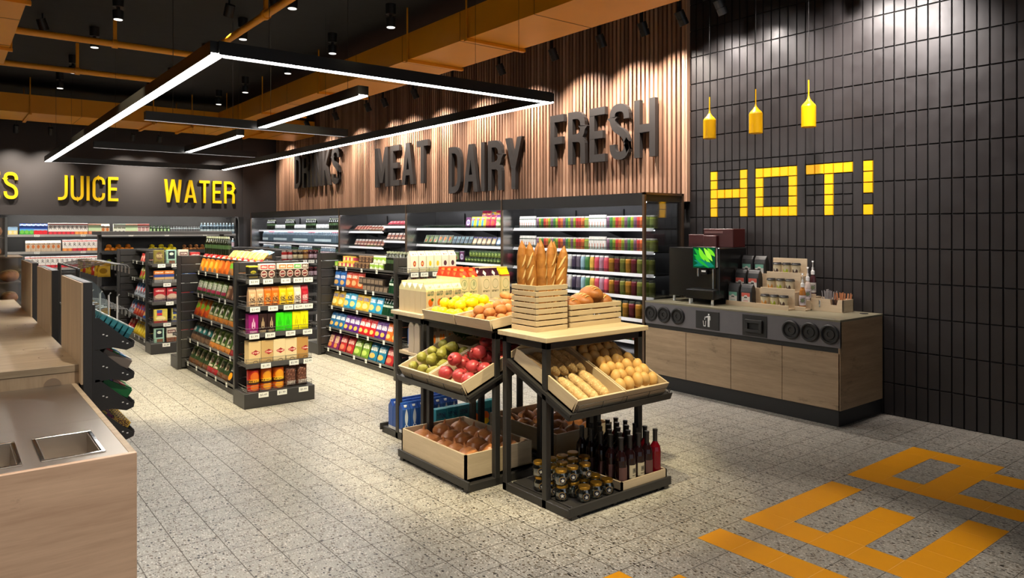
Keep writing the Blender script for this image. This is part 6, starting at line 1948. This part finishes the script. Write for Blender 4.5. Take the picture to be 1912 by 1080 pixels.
# upright dividers
for i, (ya, yb) in enumerate(((3.995, 4.72), (5.25, 6.02), (6.47, 7.30))):
    off = (.545, ya, .99)
    r_ = thing('divider_panel', 'upright wood faced divider on the checkout top, %s' % ('nearest the camera', 'middle one', 'farthest one')[i], 'divider', off)
    zb = .60 if i == 0 else .99
    mb = MB(); mb.bbox(.524, .533, ya, yb, .985 if i else .90, 1.388, GREYOAKZ, .001); mb.build('wood_face', r_, off)
    mb = MB(); mb.bbox(.533, .572, ya-.002, yb, .60, 1.390, DARK, .002); mb.build('dark_core', r_, off)

# sweets rack on the shop side of the first divider
off = (.60, 4.35, 1.0)
sr = thing('sweets_rack', 'black wall rack of sloping trays with sweets beside the first divider', 'display rack', off)
mb = MB(); mb.box(.572, .584, 4.0, 4.70, 0, 1.28, BLACK); mb.build('back_panel', sr, off)
def tray_profile(z):
    return [(.584, z), (.60, z+.0), (.745, z-.135), (.75, z-.125), (.757, z-.13), (.752, z-.155), (.72, z-.168), (.66, z-.150), (.62, z-.152), (.584, z-.158)]
TZ = (1.215, 1.06, .915, .77, .63, .44)
for z in TZ:
    mb = MB()
    for y in (4.0, 4.69): mb.prism(tray_profile(z), y, y+.006, BLACK, 'y')
    mb.prism([(.584, z-.06), (.74, z-.158), (.745, z-.152), (.584, z-.052)], 4.006, 4.69, BLACK, 'y')
    mb.prism([(.735, z-.16), (.757, z-.125), (.752, z-.122), (.732, z-.157)], 4.006, 4.69, BLACK, 'y')
    for x in (.615, .63, .70, .72):
        mb.box(x, x+.008, 3.9985, 4.0, z-.085-(x-.615)*.5, z-.080-(x-.615)*.5, WHITE)
    mb.build('tray', sr, off)
mb = MB(); pts = [(.586, .40), (.757, .40), (.757, 1.16)] + [(.757-.17*(1-math.cos(R(t))), 1.16+.22*math.sin(R(t))) for t in range(15, 91, 15)] + [(.586, 1.38)]
mb.prism(pts, 4.712, 4.716, CLEAR, 'y'); mb.build('acrylic_side', sr, off)
for k in range(6):
    pass
TEAL = pack('tealpack', [(0,(30,96,106)),(.4,(60,140,150)),(.9,(190,206,200))], [('o',.5,.5,.3,.2,(20,70,84))], .3)
k_box('s_teal', 'small teal sweet pack', .05, .022, .06, TEAL, 'sweet_pack', 'pack')
def sweets(key, z, nrow, ncol, y0, dy, desc, grp, off0=.03, dx=.03, rot=0, up=.0):
    for c_ in range(nrow):
        for r_ in range(ncol):
            x = .60 + off0 + dx*c_
            m = T(x, y0+dy*r_, z-.030-(x-.584)*.615+up) @ RY(31) @ RZ(-90+rot)
            place(key, m, '%s, %s row down, %s from the front' % (desc, ordn(c_+1), ordn(r_+1)), grp)
sweets('s_teal', TZ[0], 6, 6, 4.04, .055, 'small teal sweet pack in the top tray', 'teal packs in the top tray', .0, .024, up=.003)
k_box('s_gum', 'grey box of coloured sweets', .12, .145, .05, pack('gumbox', [(0,(120,108,100)),(.92,(150,138,128))]), 'sweet_box', 'box')
gm = M('sweet_red',(196,60,60),.4), M('sweet_green',(40,150,70),.4), M('sweet_blue',(60,170,226),.4), M('sweet_white',(236,236,236),.4)
def gumbox(key, base, cols, name='sweet_box'):
    mb = MB(); mb.bbox(-.06, .06, -.07, .07, 0, .045, base, .002)
    ps_ = []
    for i, c in enumerate(cols):
        q = MB(); q.bbox(-.05, .05, -.066+.033*i, -.036+.033*i, .045, .051, c, .001); ps_.append(('sweet_packet', q))
    put(key, name, 'box', key, mb, ps_)
gumbox('gum_a', M('grey_sweet_box', (128,116,106), .5), (gm[3], gm[2], gm[1], gm[0]))
gumbox('gum_b', M('green_sweet_box', (26,110,56), .5), (gm[1], gm[0], M('sweet_pale',(206,150,150),.4), M('sweet_lilac',(150,120,190),.4)))
for key, z, lab in (('gum_a', TZ[1], 'grey box of red, green, blue and white sweets in second tray'), ('gum_b', TZ[2], 'dark green box of coloured sweets in third tray')):
    for r_ in range(2):
        m = T(.668, 4.08+.15*r_, z-.030-(.668-.584)*.615+.006) @ RY(31) @ RZ(90)
        place(key, m, lab + (', front one' if r_ == 0 else ', rear one'))
def bar(key, desc, c, c2): k_box(key, desc, .15, .022, .03, pack('bar_'+key, [(0,c)], [('r',.3,.5,.12,.6,c2),('t',.65,.5,.3,.5,(60,30,40))], .25), 'chocolate_bar', 'bar')
bar('br_gold', 'gold chocolate bar', (196,160,60), (120,50,90)); bar('br_vio', 'violet chocolate bar', (90,80,150), (190,180,214))
for key, z, n in (('br_gold', TZ[3], 14), ('br_vio', TZ[4], 14)):
    for r_ in range(n):
        m = T(.665, 4.03+.045*r_, z-.030-(.665-.584)*.615+.003) @ RY(31)
        place(key, m, '%s in the sloping tray, %s from the front' % (KINDS[key].desc, ordn(r_+1)), KINDS[key].desc + 's in the sweets rack')
# hanging packets on wire hooks behind
off = (.70, 5.6, 1.2)
wr = thing('wire_rack', 'steel wire hook rack of hanging sweet packets behind the divider', 'display rack', off)
for y in (5.15, 6.05):
    mb = MB(); mb.tube([(.66,y,0),(.66,y,1.40)], .012, BLACK, 8); mb.build('post', wr, off)
mb = MB(); mb.box(.54, .80, 5.1, 6.1, 0, .03, BLACK); mb.build('base', wr, off)
for z in (1.40, 1.12):
    mb = MB(); mb.tube([(.66,5.1,z),(.66,6.1,z)], .006, WIRE, 6)
    mb.build('cross_bar', wr, off)
    for i in range(8):
        y = 5.15+.12*i
        mb = MB(); mb.tube([(.66,y,z),(.80,y,z+.03),(.93,y,z+.015),(.945,y,z-.005)], .0035, WIRE, 6); mb.box(.94, .944, y-.015, y+.015, z-.04, z-.002, M('grey_hook_card', (150,148,144), .5)); mb.build('hook', wr, off)
hb = [('h_red', (190,60,50), (240,206,190)), ('h_yel', (214,170,50), (150,110,20)), ('h_blu', (70,130,170), (226,226,226))]
for key, c, c2 in hb:
    mb = m_bag(.075, .025, .085, pack('hang_'+key, [(0,c),(.8,c2)], [('o',.5,.45,.3,.2,c2)], .3)); K(key, 'sweet_bag', 'bag', key, mb, .075, .025, .085)
for zi, z in enumerate((1.40, 1.12)):
    for i in range(8):
        key = ('h_yel','h_yel','h_red','h_yel','h_yel','h_red','h_yel','h_yel')[i] if zi == 0 else ('h_yel','h_blu','h_blu','h_yel','h_blu','h_yel','h_blu','h_yel')[i]
        nm = {'h_red': 'red and white', 'h_yel': 'yellow', 'h_blu': 'blue and white'}[key]
        place(key, T(.80, 5.15+.12*i, z-.055) @ RZ(-25), '%s sweet bag on the %s hooks of the wire rack, %s from front' % (nm, ('upper','lower')[zi], ordn(i+1)), 'bags on the wire rack')
# clear divider fins of white bars
off = (.68, 4.86, 1.1)
fn = thing('bar_rack', 'low rack of upright white bars behind the sweets rack', 'display rack', off)
mb = MB(); mb.box(.58, .88, 4.80, 4.92, 1.0, 1.02, BLACK); mb.box(.60, .62, 4.84, 4.88, 0, 1.0, BLACK); mb.build('base', fn, off)
for i in range(6):
    x = .60+.045*i
    mb = MB(); mb.tube([(x,4.86,1.02),(x,4.86,1.30-.012*i),(x+.012,4.86,1.315-.012*i)], .005, M('pale_bar', (206,206,204), .4), 6); mb.build('bar', fn, off)

# glazed bread cabinet beyond the counter
off = (-.4, 9.0, 0)
gc = thing('glass_cabinet', 'two tier glazed bakery cabinet with loaves at the far left edge', 'cabinet', off)
BRN = M('brown_shelf', (120,96,72), .5)
mb = MB(); mb.bbox(-1.5, .64, 8.60, 9.3, 0, .90, M('dark_brown_base', (90,74,60), .6), .004); mb.build('base', gc, off)
for z, x1 in ((1.12, .62), (1.37, .64), (1.56, .48)):
    mb = MB(); mb.box(-1.48, x1, 8.62, 9.28, z-.012, z, BRN); mb.build('shelf', gc, off)
mb = MB(); mb.box(-1.5, .64, 8.6, 8.605, .9, 1.358, CGLASS); mb.box(.635, .64, 8.605, 9.3, .9, 1.358, CGLASS)
mb.box(-1.5, .50, 8.6, 8.605, 1.37, 1.76, CGLASS); mb.box(.495, .50, 8.605, 9.3, 1.37, 1.76, CGLASS); mb.build('glazing', gc, off)
mb = MB(); mb.box(-1.5, .50, 8.6, 9.3, 1.76, 1.78, BLACK); mb.build('top', gc, off)
mb = MB(); mb.box(-1.5, .64, 9.28, 9.3, .9, 1.37, BRN); mb.box(-1.5, .50, 9.28, 9.3, 1.37, 1.76, BRN); mb.build('back_panel', gc, off)
mb = MB(); mb.box(.485, .505, 8.595, 8.615, 1.37, 1.76, WIRE); mb.box(.625, .645, 8.595, 8.615, .9, 1.37, WIRE); mb.build('corner_post', gc, off)
for z, lv_, x1 in ((.91, 'lowest', .53), (1.125, 'second', .53), (1.375, 'third', .39), (1.565, 'top', .39)):
    for i in range(4):
        place('loaf', T(x1-.24*(3-i), 8.76, z) @ RZ(60+rnd(-25,25)) @ Matrix.Scale(.85, 4), 'brown loaf on the %s shelf of the glass cabinet, %s from left' % (lv_, ordn(i+1)), 'loaves in the glass cabinet')
add_spot('cabinet_lamp', (.2, 8.72, 1.74), (.2, 8.8, .9), 8, 150, .6, (1, .8, .5), .06)

# ------------------------------------------------------------------ light
w = bpy.data.worlds.new('world'); scene.world = w
w.use_nodes = True
bg = w.node_tree.nodes['Background']
bg.inputs[0].default_value = (.88, .94, 1, 1); bg.inputs[1].default_value = .38
# ceiling spots with modelled fittings; a few unseen ones are added as fill
def ceiling_lamp(loc, tgt, power, angle, label, rgb=(1, .87, .55), blend=.45):
    loc = Vector(loc); tgt = Vector(tgt); d = (tgt-loc).normalized()
    root = thing('ceiling_spotlight', label, 'spotlight', loc)
    mb = MB(); mb.cyl(-d*.14, (0,0,0), .055, CAN, 12); mb.build('lamp_head', root)
    mb = MB(); q = -d*.07; mb.tube([q, (q.x, q.y, ZC-loc.z)], .012, CAN, 6); mb.build('stem', root)
    add_spot('spot_beam', loc + d*.02, tgt, power, angle, blend, rgb, .05)
LAMPS = [
    ((2.3, 4.6, 4.1), (2.5, 6.8, .9), 520, 38, 'ceiling spotlight aimed at the middle gondola end'),
    ((3.3, 4.9, 4.1), (4.1, 6.8, .9), 400, 36, 'ceiling spotlight aimed at the right gondola end'),
    ((2.0, 2.6, 4.1), (3.05, 3.9, 1.0), 480, 40, 'ceiling spotlight aimed at the island from the left front'),
    ((3.5, 1.2, 4.1), (3.25, 3.1, .9), 230, 34, 'ceiling spotlight aimed at the island breads'),
    ((2.5, 3.3, 4.1), (3.2, 4.85, 1.1), 230, 30, 'unseen ceiling spotlight added to brighten the island cartons'),  # added fill lamp, lifts the cartons at the island back
    ((2.6, 8.6, 4.1), (2.4, 10.4, .9), 240, 40, 'ceiling spotlight aimed at the left gondola end'),
    ((.9, 7.2, 4.1), (2.25, 8.0, .6), 520, 50, 'ceiling spotlight aimed at the middle gondola side'),
    ((2.9, 7.9, 4.1), (3.9, 8.0, .6), 330, 50, 'ceiling spotlight aimed at the crisp shelves'),
    ((1.0, 10.6, 4.1), (2.2, 11.4, .6), 300, 50, 'ceiling spotlight aimed at the far left shelves'),
    ((.1, 5.2, 4.1), (.08, 5.2, .9), 420, 24, 'ceiling spotlight over the raised checkout top'),
    ((-2.2, 3.6, 4.1), (.3, 4.8, 1.1), 190, 50, 'unseen ceiling spotlight added to brighten the checkout dividers'),  # added fill lamp out of view, lifts the wood faces
    ((.0, 6.6, 4.1), (.05, 6.6, .9), 420, 24, 'farther ceiling spotlight over the raised checkout top'),
    ((2.6, .9, 4.1), (3.0, 1.9, 0), 260, 42, 'unseen ceiling spotlight added for a bright patch by the floor letters'),  # added lamp, stands in for the daylight patch on the floor
    ((.9, 2.6, 4.1), (1.3, 3.6, 0), 220, 60, 'ceiling spotlight over the floor beside the counter'),
    ((4.7, 3.6, 4.1), (5.9, 4.0, .8), 240, 56, 'ceiling spotlight over the coffee counter'),
    ((.3, .6, 4.1), (-.1, 2.7, .6), 300, 40, 'ceiling spotlight before the steel topped counter'),  # added fill lamp behind the camera, lifts the oak front
]
for loc, tgt, p, a, lab in LAMPS:
    ceiling_lamp(loc, tgt, p, a, lab, (1, .9, .78) if 'counter' in lab or 'letters' in lab else ((1, .86, .52) if loc[0] > 1.9 or loc[1] > 5 else (1, .9, .76)))
# tile wall washers
for i, (y, p) in enumerate(((3.05, 320), (4.3, 50), (1.5, 20))):
    ceiling_lamp((5.3, y, 3.95), (XW, y+.0, 2.8), p, 84, 'ceiling spotlight washing the black tiles, %s from the right' % ordn({3.05: 2, 4.3: 3, 1.5: 1}[y]), (1, .9, .86), 1.0)

# ------------------------------------------------------------------ render set-up
vs = scene.view_settings
scene.display_settings.display_device = 'sRGB'
vs.view_transform = 'Standard'; vs.look = 'None'; vs.gamma = 1.0; vs.exposure = 0.5; vs.use_curve_mapping = False
cy = scene.cycles
cy.use_denoising = True
cy.max_bounces = 6; cy.diffuse_bounces = 3; cy.glossy_bounces = 3; cy.transmission_bounces = 4; cy.transparent_max_bounces = 10
cy.caustics_reflective = False; cy.caustics_refractive = False
cy.sample_clamp_indirect = 6.0
cy.use_light_tree = True
dups = [(k, len(v)) for k, v in LABELS.items() if len(v) > 1]
print('DUPLABELS', len(dups), dups[:12])
print('THINGS', sum(len(v) for v in LABELS.values()))
